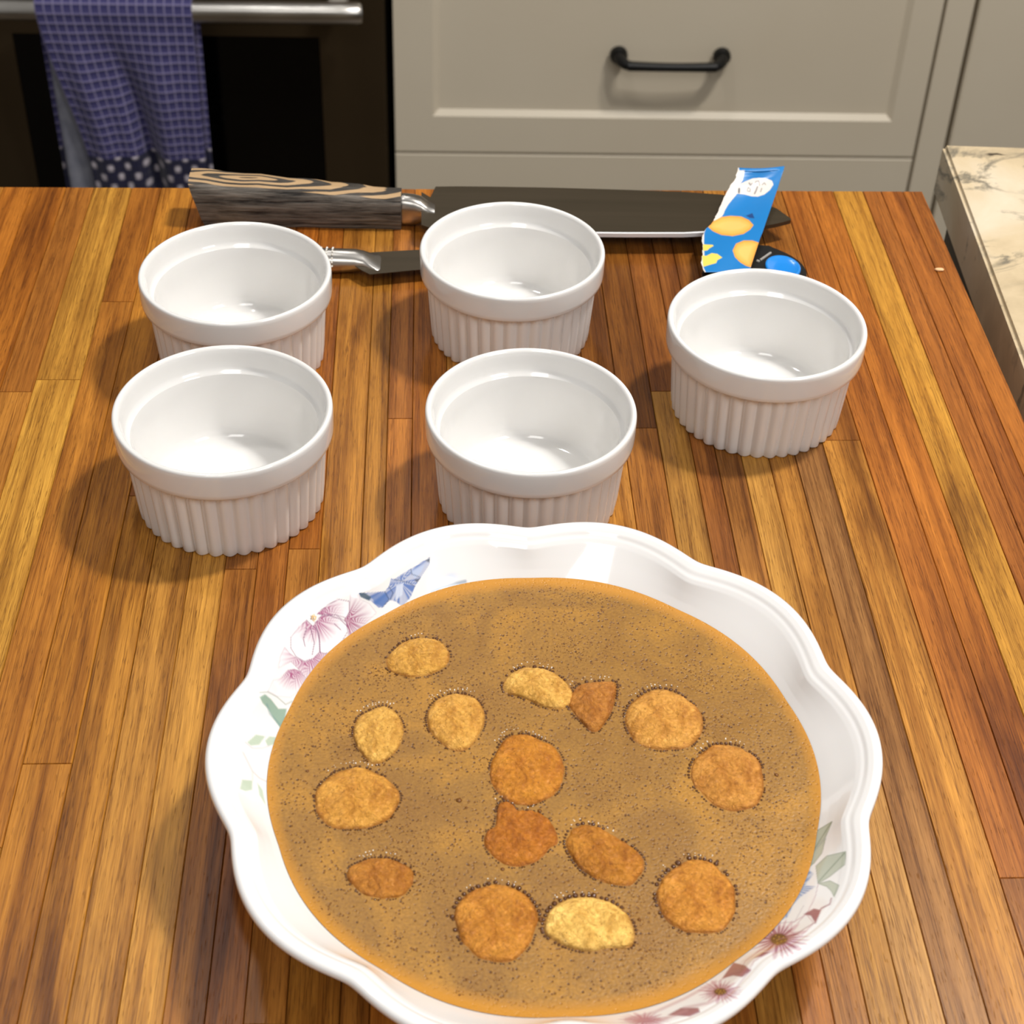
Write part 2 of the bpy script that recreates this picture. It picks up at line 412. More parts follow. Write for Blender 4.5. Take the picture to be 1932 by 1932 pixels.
# --- towel
def towel_mat(name, side=False):
    m = NT(name); P = m.p
    uv = m.n('ShaderNodeUVMap', _uv_map='weave'); sep = m.n('ShaderNodeSeparateXYZ'); m.l(uv, 0, sep, 0)
    def stripe(o_, period, width):
        a = m.math('DIVIDE', sep.outputs[o_], period); f = m.math('FRACT', a.outputs[0])
        d = m.math('SUBTRACT', f.outputs[0], 0.5); d2 = m.math('ABSOLUTE', d.outputs[0])
        r = m.ramp([(0.5 - width, (0, 0, 0, 1)), (0.5, (1, 1, 1, 1))]); m.l(d2, 0, r, 0); return f, r
    fx, rx = stripe(0, 0.0112, 0.13); fy, ry = stripe(1, 0.0118, 0.13)
    body = m.mix(fy.outputs[0], lin((18, 18, 68)), lin((76, 72, 126)))
    mx = m.math('MAXIMUM', rx.outputs[0], ry.outputs[0]); mxx = m.math('MULTIPLY', mx.outputs[0], 0.55)
    c = m.mix(mxx.outputs[0], body.outputs[2], lin((176, 168, 204)))
    # border of white woven diamonds
    ax = m.math('ADD', sep.outputs[0], sep.outputs[1]); bx = m.math('SUBTRACT', sep.outputs[0], sep.outputs[1])
    k = 2 * math.pi / 0.0275
    sa = m.math('SINE', m.math('MULTIPLY', sep.outputs[0], k).outputs[0]); sb = m.math('SINE', m.math('MULTIPLY', sep.outputs[1], k).outputs[0])
    pr = m.math('MULTIPLY', sa.outputs[0], sb.outputs[0]); rd = m.ramp([(0.2, lin((18, 18, 54))), (0.85, lin((196, 188, 198)))]); m.l(pr, 0, rd, 0)
    g1 = m.math('GREATER_THAN', sep.outputs[1], 0.186); c2 = m.mix(g1.outputs[0], c.outputs[2], rd.outputs[0])
    g2 = m.math('GREATER_THAN', sep.outputs[1], 0.232); c3 = m.mix(g2.outputs[0], c2.outputs[2], lin((20, 20, 58)))
    m.l(c3, 2, P, 'Base Color'); P.inputs['Roughness'].default_value = 0.9
    P.inputs['Sheen Weight'].default_value = 0.2
    hh = m.math('ADD', rx.outputs[0], ry.outputs[0]); m.bump(hh.outputs[0], 0.0012, 0.6)
    return m.m
TOWEL = towel_mat('blue_check_cotton')
TOWELIN = noisy('grey_towel_inside', (120, 122, 136), (138, 140, 152), 60.0, 0.9)
def cloth(name, xl, xr, dfun, v0, v1, mat, parent, nu=60, nv=110, over=True, uoff=0.0, usc=1.0):
    """hanging cloth; xl(v), xr(v) its edges, dfun(u, v) its depth in front of the oven"""
    V = []; UVs = []; Fc = []
    for j in range(nv + 1):
        v = v0 + (v1 - v0) * j / nv
        for i in range(nu + 1):
            u = i / nu
            x = xl(v) + (xr(v) - xl(v)) * u
            if v < 0:      # part wrapped over the bar
                a = -v / 0.0160
                d = -0.068 - 0.0160 * math.cos(a); z = HZ + 0.0160 * math.sin(a)
                if a > math.pi: d = -0.052; z = HZ - (a - math.pi) * 0.0160
            else: d = -0.084 + dfun(u, v); z = HZ - v
            V.append((x, d, z)); UVs.append((uoff + u * 0.19 * usc, v))
    for j in range(nv):
        for i in range(nu):
            a = j * (nu + 1) + i; Fc.append((a, a + 1, a + nu + 2, a + nu + 1))
    o = mesh_obj(name, V, Fc, mat, parent)
    uvl = o.data.uv_layers.new(name='weave')
    for lp in o.data.loops: uvl.data[lp.index].uv = UVs[lp.vertex_index]
    md = o.modifiers.new('thickness', 'SOLIDIFY'); md.thickness = 0.0022; md.offset = 0
    return o
tw = cab('kitchen_towel'); tag(tw, 'blue checked kitchen towel hanging over the oven handle', 'towel')
sm = lambda t: max(0, min(1, t)) ** 2 * (3 - 2 * max(0, min(1, t)))
def fold(u, v):
    k = sm(v / 0.12)
    c = 0.42 + 0.18 * v / 0.3
    return -0.004 * k + k * (0.020 * math.exp(-((u - c) / 0.085) ** 2) - 0.007 * math.exp(-((u - 0.2) / 0.1) ** 2)
        - 0.009 * math.exp(-((u - 0.78) / 0.16) ** 2) + 0.0025 * math.sin(u * 23 + v * 9))
cloth('front_layer', lambda v: -0.596 + 0.042 * sm((v + 0.03) / 0.26) , lambda v: -0.4090 - 0.002 * v, fold, -0.09, 0.345, TOWEL, tw)
cloth('back_layer', lambda v: -0.598 + 0.006 * v, lambda v: -0.4030 - 0.010 * v, lambda u, v: 0.020 + 0.002 * math.sin(u * 12), 0.0, 0.330, TOWEL, tw, uoff=0.05)
o = cloth('lining', lambda v: -0.590 + 0.004 * v, lambda v: -0.545, lambda u, v: 0.0125, 0.045, 0.325, TOWELIN, tw, 8, 40)
o['label'] = 'grey inner side showing in the open fold'

# ================================================================== island with the butcher block
BO = Vector((0.2378, 0.8864, 0)); BA = 0.061
isl = empty('kitchen_island', (BO.x, BO.y, 0), BA); tag(isl, 'greige kitchen island carrying the butcher block', 'island')
bm = bmesh.new(); add_box(bm, -0.80, -0.03, -1.10, -0.03, -0.80, -0.040, 0.002); bm_obj('carcass', bm, PAINT, isl)
bm = bmesh.new(); add_box(bm, -0.77, -0.06, -1.05, -0.06, -TABLE, -0.80); bm_obj('plinth', bm, PAINT, isl)

bl = empty('butcher_block', (BO.x, BO.y, 0), BA)
tag(bl, 'oiled butcher block worktop glued from many narrow teak staves', 'worktop')
rnd = random.Random(7)
U = [0, -12, -25, -36, -54, -69, -85, -104, -119, -132, -145, -157, -168, -183, -200, -216, -232, -249, -266, -285, -302, -314, -324, -342, -356,
     -369, -383, -398, -415, -431, -450, -467, -489, -505, -524, -541, -560, -577, -598, -615, -634, -655, -672, -690, -712, -730, -752, -770, -790, -812, -830]
palette = [(186, 116, 42), (176, 104, 34), (196, 130, 52), (166, 94, 34), (188, 124, 56), (160, 96, 44), (200, 136, 62), (182, 112, 48)]
# staves with their tones set by hand: column index -> list of (end_v_mm, colour), from the far edge towards the camera
KNOWN = {
    4 - 1: [(-1100, (206, 148, 56))],                              # pale sapwood stave on the right
    0: [(-420, (160, 88, 30)), (-1100, (176, 116, 52))],
    1: [(-330, (150, 80, 28)), (-1100, (172, 112, 52))],
    2: [(-520, (152, 84, 32)), (-1100, (190, 130, 60))],
    4: [(-640, (176, 100, 34)), (-1100, (190, 124, 50))],
    5: [(-500, (178, 102, 38)), (-1100, (166, 104, 54))],
    6: [(-240, (160, 98, 38)), (-1100, (196, 134, 58))],
    7: [(-230, (176, 116, 50)), (-1100, (156, 110, 68))],
    8: [(-420, (182, 124, 54)), (-1100, (206, 158, 96))],  # paler near segment carries a specular sheen in its colour
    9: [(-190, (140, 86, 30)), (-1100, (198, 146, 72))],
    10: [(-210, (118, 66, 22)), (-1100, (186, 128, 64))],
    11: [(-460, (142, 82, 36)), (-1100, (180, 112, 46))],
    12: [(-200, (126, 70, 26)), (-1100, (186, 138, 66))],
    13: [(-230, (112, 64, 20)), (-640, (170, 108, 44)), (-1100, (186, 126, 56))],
    14: [(-245, (104, 58, 18)), (-1100, (176, 118, 50))],  # far segments run darker across these middle columns
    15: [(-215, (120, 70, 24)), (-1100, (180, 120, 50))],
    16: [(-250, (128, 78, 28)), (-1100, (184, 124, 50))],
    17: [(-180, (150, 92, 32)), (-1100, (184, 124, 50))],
    21: [(-400, (176, 120, 48)), (-1100, (170, 110, 44))],
    22: [(-1100, (190, 130, 52))],
    24: [(-260, (170, 92, 26)), (-1100, (158, 92, 36))],
    25: [(-330, (150, 90, 40)), (-560, (166, 104, 44)), (-1100, (150, 92, 44))],
    26: [(-300, (166, 94, 32)), (-1100, (202, 146, 66))],
    27: [(-1100, (200, 142, 64))],
    28: [(-280, (170, 98, 32)), (-1100, (196, 134, 52))],
    29: [(-440, (196, 128, 44)), (-1100, (190, 124, 46))],
    30: [(-120, (172, 104, 34)), (-480, (188, 120, 44)), (-1100, (206, 146, 56))],
    31: [(-190, (192, 140, 56)), (-440, (226, 170, 72)), (-1100, (196, 132, 50))],
    32: [(-200, (170, 104, 40)), (-1100, (192, 126, 52))],
    33: [(-1100, (184, 108, 34))],
    34: [(-360, (190, 112, 36)), (-1100, (188, 120, 46))],
}
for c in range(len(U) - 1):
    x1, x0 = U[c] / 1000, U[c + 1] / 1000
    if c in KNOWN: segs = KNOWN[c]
    else:
        segs = []; v = -rnd.uniform(80, 420)
        while v > -1090:
            segs.append((v, rnd.choice(palette))); v -= rnd.uniform(220, 520)
        segs.append((-1100, rnd.choice(palette)))
    y1 = 0.0
    for k, (end, colr) in enumerate(segs):
        y0 = end / 1000
        cx, cy_ = (x0 + x1) / 2, (y0 + y1) / 2
        hx, hy = (x1 - x0) / 2 - 0.00005, (y1 - y0) / 2 - 0.00005
        b = 0.00028 + (0.0015 if c == 0 else 0)
        V = []
        for (dx, dy, z) in ((0, 0, -0.038), (0, 0, -0.0006), (0.00028, 0.00028, 0.0)):
            ex = hx - dx; ey = hy - dy
            V += [(-ex, -ey, z), (ex, -ey, z), (ex, ey, z), (-ex, ey, z)]
        Fc = [(3, 2, 1, 0), (8, 9, 10, 11)]
        for r in (0, 4):
            for q in range(4): Fc.append((r + q, r + (q + 1) % 4, r + 4 + (q + 1) % 4, r + 4 + q))
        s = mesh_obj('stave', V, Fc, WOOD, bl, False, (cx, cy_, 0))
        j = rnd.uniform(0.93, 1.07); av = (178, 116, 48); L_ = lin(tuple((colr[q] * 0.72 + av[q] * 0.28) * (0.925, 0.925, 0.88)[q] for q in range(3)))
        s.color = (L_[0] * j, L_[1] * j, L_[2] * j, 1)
        y1 = y0

# --- granite counter to the right
gr = empty('granite_counter', (0.2605, 0.9470, 0), 0.006)
tag(gr, 'cream granite counter with dark veins to the right of the butcher block', 'worktop')
bm = bmesh.new(); add_box(bm, 0, 0.75, -0.445, 0.0, -0.034, 0.0, 0.0022, 3)
bm_obj('slab', bm, GRANITE, gr, True, angle=40)
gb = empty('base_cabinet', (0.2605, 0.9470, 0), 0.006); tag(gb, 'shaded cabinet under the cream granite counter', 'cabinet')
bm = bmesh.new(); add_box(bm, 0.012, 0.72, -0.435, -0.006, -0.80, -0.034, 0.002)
bm_obj('carcass', bm, plain('shaded_cabinet_side', (74, 66, 54), 0.5), gb)  # shade under the granite slab is put into this dark colour
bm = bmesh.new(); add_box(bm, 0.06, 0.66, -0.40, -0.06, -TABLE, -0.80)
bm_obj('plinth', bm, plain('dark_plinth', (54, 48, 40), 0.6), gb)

# ================================================================== ramekins
NF = 40
OUT = [(0.0, 0.0008), (0.030, 0.0006), (0.0392, 0.0), (0.0402, 0.0002), (0.0406, 0.0010)]
for k in range(1, 9): OUT.append((0.0407 + 0.0026 * k / 8, 0.0010 + (0.0368 - 0.0010) * k / 8))
OUT += [(0.0434, 0.0371)]
RIMP = [(0.0434, 0.0371), (0.0448, 0.0371), (0.0458, 0.0373), (0.0462, 0.0379), (0.0464, 0.0400), (0.0465, 0.0480), (0.0464, 0.0496), (0.0461, 0.0504),
        (0.0455, 0.0508), (0.0448, 0.0508), (0.0441, 0.0504), (0.0436, 0.0496), (0.0432, 0.0480), (0.0426, 0.0450), (0.0420, 0.0418),
        (0.0413, 0.0402), (0.0405, 0.0396), (0.0399, 0.0388)]
INN = [(0.0399, 0.0388), (0.0395, 0.0370), (0.0390, 0.032), (0.0383, 0.022), (0.0376, 0.0145), (0.0368, 0.0110), (0.0356, 0.0082), (0.0338, 0.0063), (0.031, 0.0052), (0.022, 0.0044), (0.012, 0.0039), (0.0, 0.0037)]
def rf(t, i, r, z):
    if r < 0.0385 or z > 0.0370: return r
    q = abs(math.sin(NF * t / 2)) ** 0.95
    return r - 0.0019 * (1 - q)
def ramekin_parts(parent):
    V, Fc = lathe(OUT, 480, rf)
    n0 = len(V); V2, F2 = lathe(INN, 160); 
    a = mesh_obj('fluted_body', V + V2, Fc + [tuple(i + n0 for i in f) for f in F2], GLAZE, parent)
    V, Fc = lathe(RIMP, 160); b = mesh_obj('rim_band', V, Fc, GLAZE, parent)
    for o in (a, b):
        bb = bmesh.new(); bb.from_mesh(o.data); bmesh.ops.recalc_face_normals(bb, faces=bb.faces[:]); bb.to_mesh(o.data); bb.free()
    # both are open shells: make sure the glaze faces outwards (outer wall away from the axis)
    return a, b
RPOS = [(-0.13956, 0.69381, 'white fluted ramekin at back left, partly hidden by the ramekin in front of it', 0.2),
        (-0.12839, 0.58271, 'white fluted ramekin at front left with whole front side in view', 0.05),
        (-0.00447, 0.72366, 'white fluted ramekin in the middle of the back, beside both knife blades', 0.4),
        (0.00685, 0.59071, 'white fluted ramekin in the middle, right behind the scalloped bowl', 0.11),
        (0.11831, 0.66549, 'white fluted ramekin at the right in front of the blue wrapper', 0.33)]
proto = None
SCL = (1.01, 1.035, 1.005, 1.01, 1.022)
for (x, y, lab, rz), sc_ in zip(RPOS, SCL):
    if proto is None:
        proto = empty('ramekin', (x, y, 0), rz); ramekin_parts(proto); r = proto
    else:
        r = proto.copy(); COL.objects.link(r); r.location = (x, y, 0); r.rotation_euler = (0, 0, rz)
        for ch in list(proto.children):
            c = ch.copy(); COL.objects.link(c); c.parent = r
    r.scale = (sc_, sc_, 1.0 + (sc_ - 1.01) * 0.5)
    tag(r, lab, 'ramekin', 'empty white ramekins on the butcher block')

# ================================================================== scalloped bowl
PC = Vector((0.0152, 0.3998, 0)); PR = 0.1205
NL, TH0 = 10, math.radians(22)
NTH = 2400
def scal(t, eps=0.02):
    s = math.sin(NL / 2 * (t - TH0)); return math.sqrt(s * s + eps) 
prof = []   # (r, z, scallop amount, crispness)
prof += [(0.0, 0.0012, 0, 0), (0.045, 0.0012, 0, 0), (0.060, 0.0012, 0, 0), (0.0615, 0.0, 0, 0), (0.0635, 0.0, 0, 0), (0.065, 0.0018, 0, 0), (0.078, 0.0085, 0.1, 0), (0.092, 0.0185, 0.3, 0),
         (0.104, 0.0290, 0.6, 0), (0.1130, 0.0372, 0.9, 0), (0.1180, 0.0405, 1.0, 0), (0.1198, 0.0418, 1.0, 0), (0.1206, 0.0432, 1.0, 0), (0.1202, 0.0447, 1.0, 0), (0.1188, 0.0455, 1.0, 0)]
inner = []
def lerp(a, b, t): return a + (b - a) * t
knots = [(0.1188, 0.0455, 1.0), (0.1172, 0.0452, 1.0), (0.1152, 0.0440, 1.05), (0.1140, 0.0428, 1.1), (0.1128, 0.0421, 1.15), (0.1112, 0.0408, 1.1),
         (0.1075, 0.0371, 0.75), (0.1040, 0.0337, 0.45), (0.1000, 0.0298, 0.25), (0.0950, 0.0248, 0.1), (0.0850, 0.0160, 0.0), (0.074, 0.0085, 0), (0.064, 0.0052, 0), (0.050, 0.0045, 0), (0.0, 0.0042, 0)]
for (a, b) in zip(knots, knots[1:]):
    n = max(1, int((a[0] - b[0]) / 0.00034)) if a[0] > 0.097 else 2
    for k in range(n): inner.append(tuple(lerp(a[q], b[q], k / n) for q in range(3)))
inner.append(knots[-1])
allp = [(r, z, s) for (r, z, s, _) in prof] + inner[1:]
V = []; Fc = []; rows = []
TH = np.arange(NTH) * 2 * math.pi / NTH
SC = np.sqrt(np.sin(NL / 2 * (TH - TH0)) ** 2 + 0.03); SC = (SC - SC.min()) / (SC.max() - SC.min())
VV = []
for (r, z, s) in allp:
    if r == 0: rows.append((len(VV), 1)); VV.append([(0, 0, z)]); continue
    rr = r * (1 + s * 0.047 * (SC - 0.72)); zz = np.full(NTH, z) + 0.0008 * s * (SC - 0.7)
    if s == 0: zz[:] = z
    VV.append(np.stack([rr * np.cos(TH) * 0.990, rr * np.sin(TH) * 1.020, zz], -1).tolist())
idx = []; cnt = 0; verts = []
for row in VV: idx.append((cnt, len(row))); verts += [tuple(v) for v in row]; cnt += len(row)
for (a, na), (b, nb) in zip(idx, idx[1:]):
    if na == 1:
        Fc += [(a, b + k, b + (k + 1) % NTH) for k in range(NTH)]
    elif nb == 1:
        Fc += [(a + k, b, a + (k + 1) % NTH) for k in range(NTH)]
    else:
        Fc += [(a + k, b + k, b + (k + 1) % NTH, a + (k + 1) % NTH) for k in range(NTH)]
bowl = mesh_obj('scalloped_bowl', verts, Fc, PLATE, loc=(PC.x, PC.y, 0))
bb = bmesh.new(); bb.from_mesh(bowl.data); bmesh.ops.recalc_face_normals(bb, faces=bb.faces[:]); bb.to_mesh(bowl.data); bb.free()
tag(bowl, 'large white scalloped bowl with printed pink and blue flowers, full of brown liquid', 'bowl')

# --- the printed decoration, coloured point by point on the inner wall
vn = np.array(verts); n_out = sum(1 for _ in range(len(prof)))
first_inner = idx[len(prof)][0]
colr = np.tile(np.array(lin((240, 238, 236)))[None], (len(vn), 1))
rad = np.hypot(vn[:, 0], vn[:, 1])
sel = np.where((np.arange(len(vn)) >= first_inner) & (rad > 0.0965))[0]
px = to_px(vn[sel] + np.array((PC.x, PC.y, 0)))
X, Yp = px[:, 0], px[:, 1]
Cc = colr[sel].copy()
def Z6(pts): return [(480 + x / 5.084, 1040 + y / 5.084) for x, y in pts]
def ZA(pts): return [(380 + x / 3.116, 980 + y / 3.116) for x, y in pts]
def ZD(pts): return [(1180 + x / 3.63, 1400 + y / 3.63) for x, y in pts]
def inside(poly):
    c = np.zeros(len(X), bool); n = len(poly)
    for i in range(n):
        x0, y0 = poly[i]; x1, y1 = poly[(i + 1) % n]
        if y0 == y1: continue
        k = ((y0 > Yp) != (y1 > Yp)) & (X < (x1 - x0) * (Yp - y0) / (y1 - y0) + x0)
        c ^= k
    return c
def segd(pts):
    d = np.full(len(X), 1e9)
    for (x0, y0), (x1, y1) in zip(pts, pts[1:]):
        dx, dy = x1 - x0, y1 - y0; L2 = dx * dx + dy * dy + 1e-9
        t = np.clip(((X - x0) * dx + (Yp - y0) * dy) / L2, 0, 1)
        d = np.minimum(d, np.hypot(X - x0 - t * dx, Yp - y0 - t * dy))
    return d
def put(mask, rgb, a):
    a = np.clip(np.asarray(a, float) * mask, 0, 1)[:, None]
    Cc[:] = Cc * (1 - a) + np.array(lin(rgb))[None] * a
def soft(poly, w=1.5):
    d = segd(list(poly) + [poly[0]]); m = inside(poly)
    return np.where(m, np.clip(0.5 + d / w, 0, 1), np.clip(0.5 - d / w, 0, 1))
def line(pts, rgb, w=1.0, a=0.8): put(1, rgb, np.clip(1.3 - segd(pts) / (w * 1.35), 0, 1) * a)
def streaks(cx, cy, k=26, ph=0.0):
    an = np.arctan2(Yp - cy, X - cx)
    return 0.5 + 0.5 * np.sin(an * k + ph + 2.5 * np.sin(an * 7 + ph)), np.hypot(X - cx, Yp - cy)
def petal(poly, c, rgb, reach, k=26, a=0.95, edge=(128, 70, 112), ea=0.55):
    st, d = streaks(c[0], c[1], k)
    put(soft(poly), (244, 240, 242), 0.8)
    put(soft(poly), rgb, a * np.clip((1.25 - d / reach) * (0.45 + 0.75 * st), 0, 1))
    if ea: line(list(poly) + [poly[0]], edge, 0.9, ea)
PINK = (164, 78, 124)
fc = Z6([(590, 660)])[0]
petal(Z6([(920, 420), (1000, 400), (1015, 460), (1100, 500), (1170, 590), (1000, 760), (940, 830), (880, 880), (905, 760), (860, 650), (905, 600), (915, 500)]), Z6([(880, 660)])[0], (158, 72, 114), 42, 30, ea=0.2)
petal(Z6([(600, 600), (700, 520), (800, 460), (910, 480), (910, 580), (880, 640), (780, 610), (650, 610)]), Z6([(620, 560)])[0], PINK, 40, 34)
petal(Z6([(290, 920), (340, 980), (400, 1020), (480, 1060), (560, 1030), (625, 970), (700, 985), (780, 960), (860, 880), (880, 900), (680, 1100), (560, 1200), (500, 1230), (440, 1150), (350, 1060), (230, 1120), (250, 1010)]), Z6([(520, 1000)])[0], PINK, 46, 40, ea=0.25)
petal(Z6([(640, 620), (780, 610), (880, 680), (895, 770), (820, 900), (750, 960), (680, 980), (630, 970), (620, 820), (560, 720)]), fc, PINK, 40)
petal(Z6([(540, 700), (600, 760), (625, 860), (625, 960), (560, 1030), (480, 1055), (400, 1010), (350, 930), (350, 820), (430, 720), (500, 660)]), fc, PINK, 40)
petal(Z6([(180, 1240), (250, 1220), (320, 1140), (380, 1130), (440, 1150), (500, 1230), (440, 1330), (340, 1400), (220, 1390), (130, 1340)]), Z6([(385, 1130)])[0], PINK, 36, 44, ea=0.2)
for q in range(14):
    a_ = q * 2.4; put(1, (222, 178, 96) if q % 3 else (120, 70, 50), np.clip(1.4 - np.hypot(X - fc[0] + 5 - 5.5 * math.cos(a_) * (q / 14) ** .5, Yp - fc[1] + 4 - 6.5 * math.sin(a_) * (q / 14) ** .5) / 1.6, 0, 1))
for pts in ([(590, 720), (620, 800), (630, 970)], [(540, 740), (575, 880), (555, 990)], [(500, 740), (470, 840), (485, 910)], [(700, 610), (820, 650), (890, 720)], [(770, 700), (830, 755)]):
    line(Z6(pts), (120, 62, 104), 0.9, 0.7)
line(Z6([(50, 1355), (130, 1350), (220, 1400), (300, 1470), (360, 1440)]), (150, 160, 150), 1.2, 0.6)
put(soft(Z6([(50, 1400), (100, 1370), (160, 1420), (230, 1510), (310, 1510), (290, 1620), (250, 1700), (180, 1600), (130, 1510), (80, 1460)]), 3), (138, 168, 148), 0.9)
line(Z6([(120, 1470), (150, 1560), (240, 1660)]), (120, 150, 150), 2.0, 0.5)
for poly in (ZA([(270, 1310), (320, 1265), (375, 1275), (340, 1325), (290, 1330)]), ZA([(375, 1300), (400, 1275), (440, 1280), (430, 1320), (390, 1335)]),
             ZA([(225, 1585), (240, 1530), (300, 1535), (298, 1590), (260, 1598)]), ZA([(330, 1550), (360, 1590), (378, 1680), (340, 1620)])):
    put(soft(poly, 2.5), (186, 202, 178), 0.9)
line(ZA([(245, 1370), (300, 1480), (340, 1520), (390, 1545)]), (214, 208, 206), 1.3, 0.8)
line(ZA([(300, 1480), (300, 1535)]), (214, 214, 206), 1.2, 0.8); line(ZA([(258, 1310), (300, 1345), (360, 1345), (400, 1330)]), (214, 208, 208), 1.2, 0.8)
# blue petals at the back
st, d = streaks(*Z6([(1400, 300)])[0], 17)
bp = Z6([(1000, 400), (1060, 400), (1250, 385), (1290, 340), (1310, 260), (1340, 270), (1500, 170), (1680, 60), (1685, 120), (1590, 260), (1540, 340), (1500, 440), (1420, 530), (1350, 480), (1300, 470), (1230, 540), (1190, 540), (1120, 480), (1020, 440)])
put(soft(bp), (86, 118, 182), 0.45 + 0.5 * st); 
for poly, cl, a in ((Z6([(1490, 190), (1640, 120), (1600, 200), (1540, 260)]), (186, 200, 228), .8), (Z6([(1360, 330), (1430, 300), (1420, 420), (1350, 470)]), (214, 222, 238), .8),
                    (Z6([(1000, 395), (1060, 400), (1120, 440), (1100, 475), (1020, 440)]), (76, 96, 110), .9), (Z6([(1530, 270), (1590, 262), (1560, 300)]), (96, 100, 112), .9),
                    (Z6([(1120, 440), (1250, 390), (1290, 450), (1230, 530), (1160, 500)]), (84, 120, 184), .7), (Z6([(1640, 90), (1685, 60), (1680, 110)]), (84, 88, 96), .8)):
    put(soft(poly, 2), cl, a)
for pts in ([(1250, 385), (1290, 460), (1230, 540)], [(1290, 340), (1330, 400), (1300, 470)], [(1340, 270), (1480, 300), (1540, 340)], [(1500, 170), (1510, 220), (1590, 250)]):
    line(Z6(pts), (70, 88, 120), 1.0, 0.6)
put(soft(Z6([(1300, 470), (1200, 570), (1150, 680), (1260, 620), (1400, 540), (1350, 490)]), 2), (238, 238, 240), 0.9)
line(Z6([(1700, 385), (1800, 345), (1932, 310), (2020, 290)]), (98, 124, 150), 3.0, 0.7)
put(1, (196, 210, 236), 0.55 * np.clip(1.2 - np.hypot((X - 852) / 16, (Yp - 1088) / 10), 0, 1))
# the sprays at lower right
for poly in (ZD([(1260, 640), (1290, 620), (1415, 545), (1370, 650), (1255, 780)]), ZD([(1255, 790), (1370, 660), (1345, 760), (1290, 830), (1250, 860)]), ZD([(1305, 850), (1380, 780), (1510, 750), (1500, 840), (1400, 920), (1320, 970)]),
             ZD([(1325, 970), (1400, 950), (1460, 980), (1430, 1060), (1410, 1020), (1380, 990)])):
    put(soft(poly, 2.5), (178, 186, 164), 0.85); line(list(poly) + [poly[0]], (120, 134, 112), 0.9, 0.55)
line(ZD([(1320, 960), (1400, 870), (1500, 760)]), (120, 134, 112), 1.0, 0.7); line(ZD([(1270, 770), (1340, 660), (1410, 550)]), (120, 134, 112), 1.0, 0.6)
st, d = streaks(*ZD([(1120, 1000)])[0], 40)
put(soft(ZD([(1200, 900), (1240, 870), (1290, 900), (1230, 980), (1300, 990), (1200, 1060), (1150, 1110), (1110, 1200), (1040, 1230), (1100, 1090), (1160, 980)]), 3), (122, 152, 196), 0.35 + 0.55 * st)
line(ZD([(1320, 970), (1300, 1060), (1250, 1160), (1180, 1240)]), (190, 160, 170), 0.9, 0.6); line(ZD([(1060, 1240), (1160, 1230), (1220, 1120)]), (180, 170, 176), 0.9, 0.5)
def star(cx, cy, rx, ry, rgb, k=22, gold=True):
    an = np.arctan2((Yp - cy) / ry, (X - cx) / rx); d = np.hypot((X - cx) / rx, (Yp - cy) / ry)
    lim = 0.72 + 0.25 * np.sin(an * k + 2 * np.sin(an * 5))
    put(1, rgb, np.clip((lim - d) * 6, 0, 1) * 0.95)
    put(1, (190, 130, 150), np.clip((lim + 0.4 - d) * 2.5, 0, 0.5))
    if gold:
        put(1, (96, 66, 40), np.clip((0.42 - d) * 8, 0, 1))
        for q in range(9): put(1, (200, 158, 76), np.clip(1.3 - np.hypot(X - cx - rx * .3 * math.cos(q * 2.4) * (q / 9) ** .5, Yp - cy - ry * .3 * math.sin(q * 2.4) * (q / 9) ** .5) / 1.3, 0, 1))
for poly in (ZD([(820, 1500), (930, 1420), (1010, 1430), (880, 1500), (850, 1560), (790, 1560)]), ZD([(1140, 1240), (1240, 1180), (1290, 1240), (1200, 1330), (1130, 1300)]), ZD([(640, 1640), (720, 1590), (860, 1560), (760, 1680), (640, 1720)])):
    line(list(poly) + [poly[0]], (196, 160, 170), 1.0, 0.6)
cx, cy = ZD([(1050, 1350)])[0]; star(cx, cy, 46, 30, (122, 60, 76))
cx, cy = ZD([(650, 1710)])[0]; star(cx, cy, 34, 18, (140, 88, 84))
cx, cy = ZD([(130, 1905)])[0]; star(cx, cy, 40, 12, (170, 110, 122), gold=False)
for poly in (ZD([(1220, 1180), (1290, 1140), (1335, 1150), (1300, 1240), (1270, 1190)]), ZD([(660, 1620), (740, 1510), (820, 1530), (860, 1565), (800, 1610), (740, 1600)]), ZD([(290, 1870), (380, 1820), (500, 1820), (512, 1850), (440, 1880)]), ZD([(880, 1480), (940, 1440), (1000, 1435), (930, 1470)])):
    put(soft(poly, 2.5), (146, 82, 92), 0.9)
line(ZD([(1300, 1240), (1340, 1140), (1400, 1110), (1410, 1070)]), (150, 80, 92), 1.2, 0.8)
line(ZD([(1050, 1350), (1150, 1330), (1240, 1270), (1290, 1240)]), (150, 100, 110), 1.0, 0.6)
for pts in ([(0, 1900), (200, 1850), (400, 1760), (620, 1640)], [(60, 1910), (260, 1900), (420, 1840)], [(640, 1760), (560, 1790), (400, 1820)]):
    line(ZD(pts), (186, 140, 150), 2.5, 0.5)
colr[sel] = Cc
at_ = bowl.data.color_attributes.new('print', 'FLOAT_COLOR', 'POINT'); at_.data.foreach_set('color', colr.astype(np.float32).ravel())

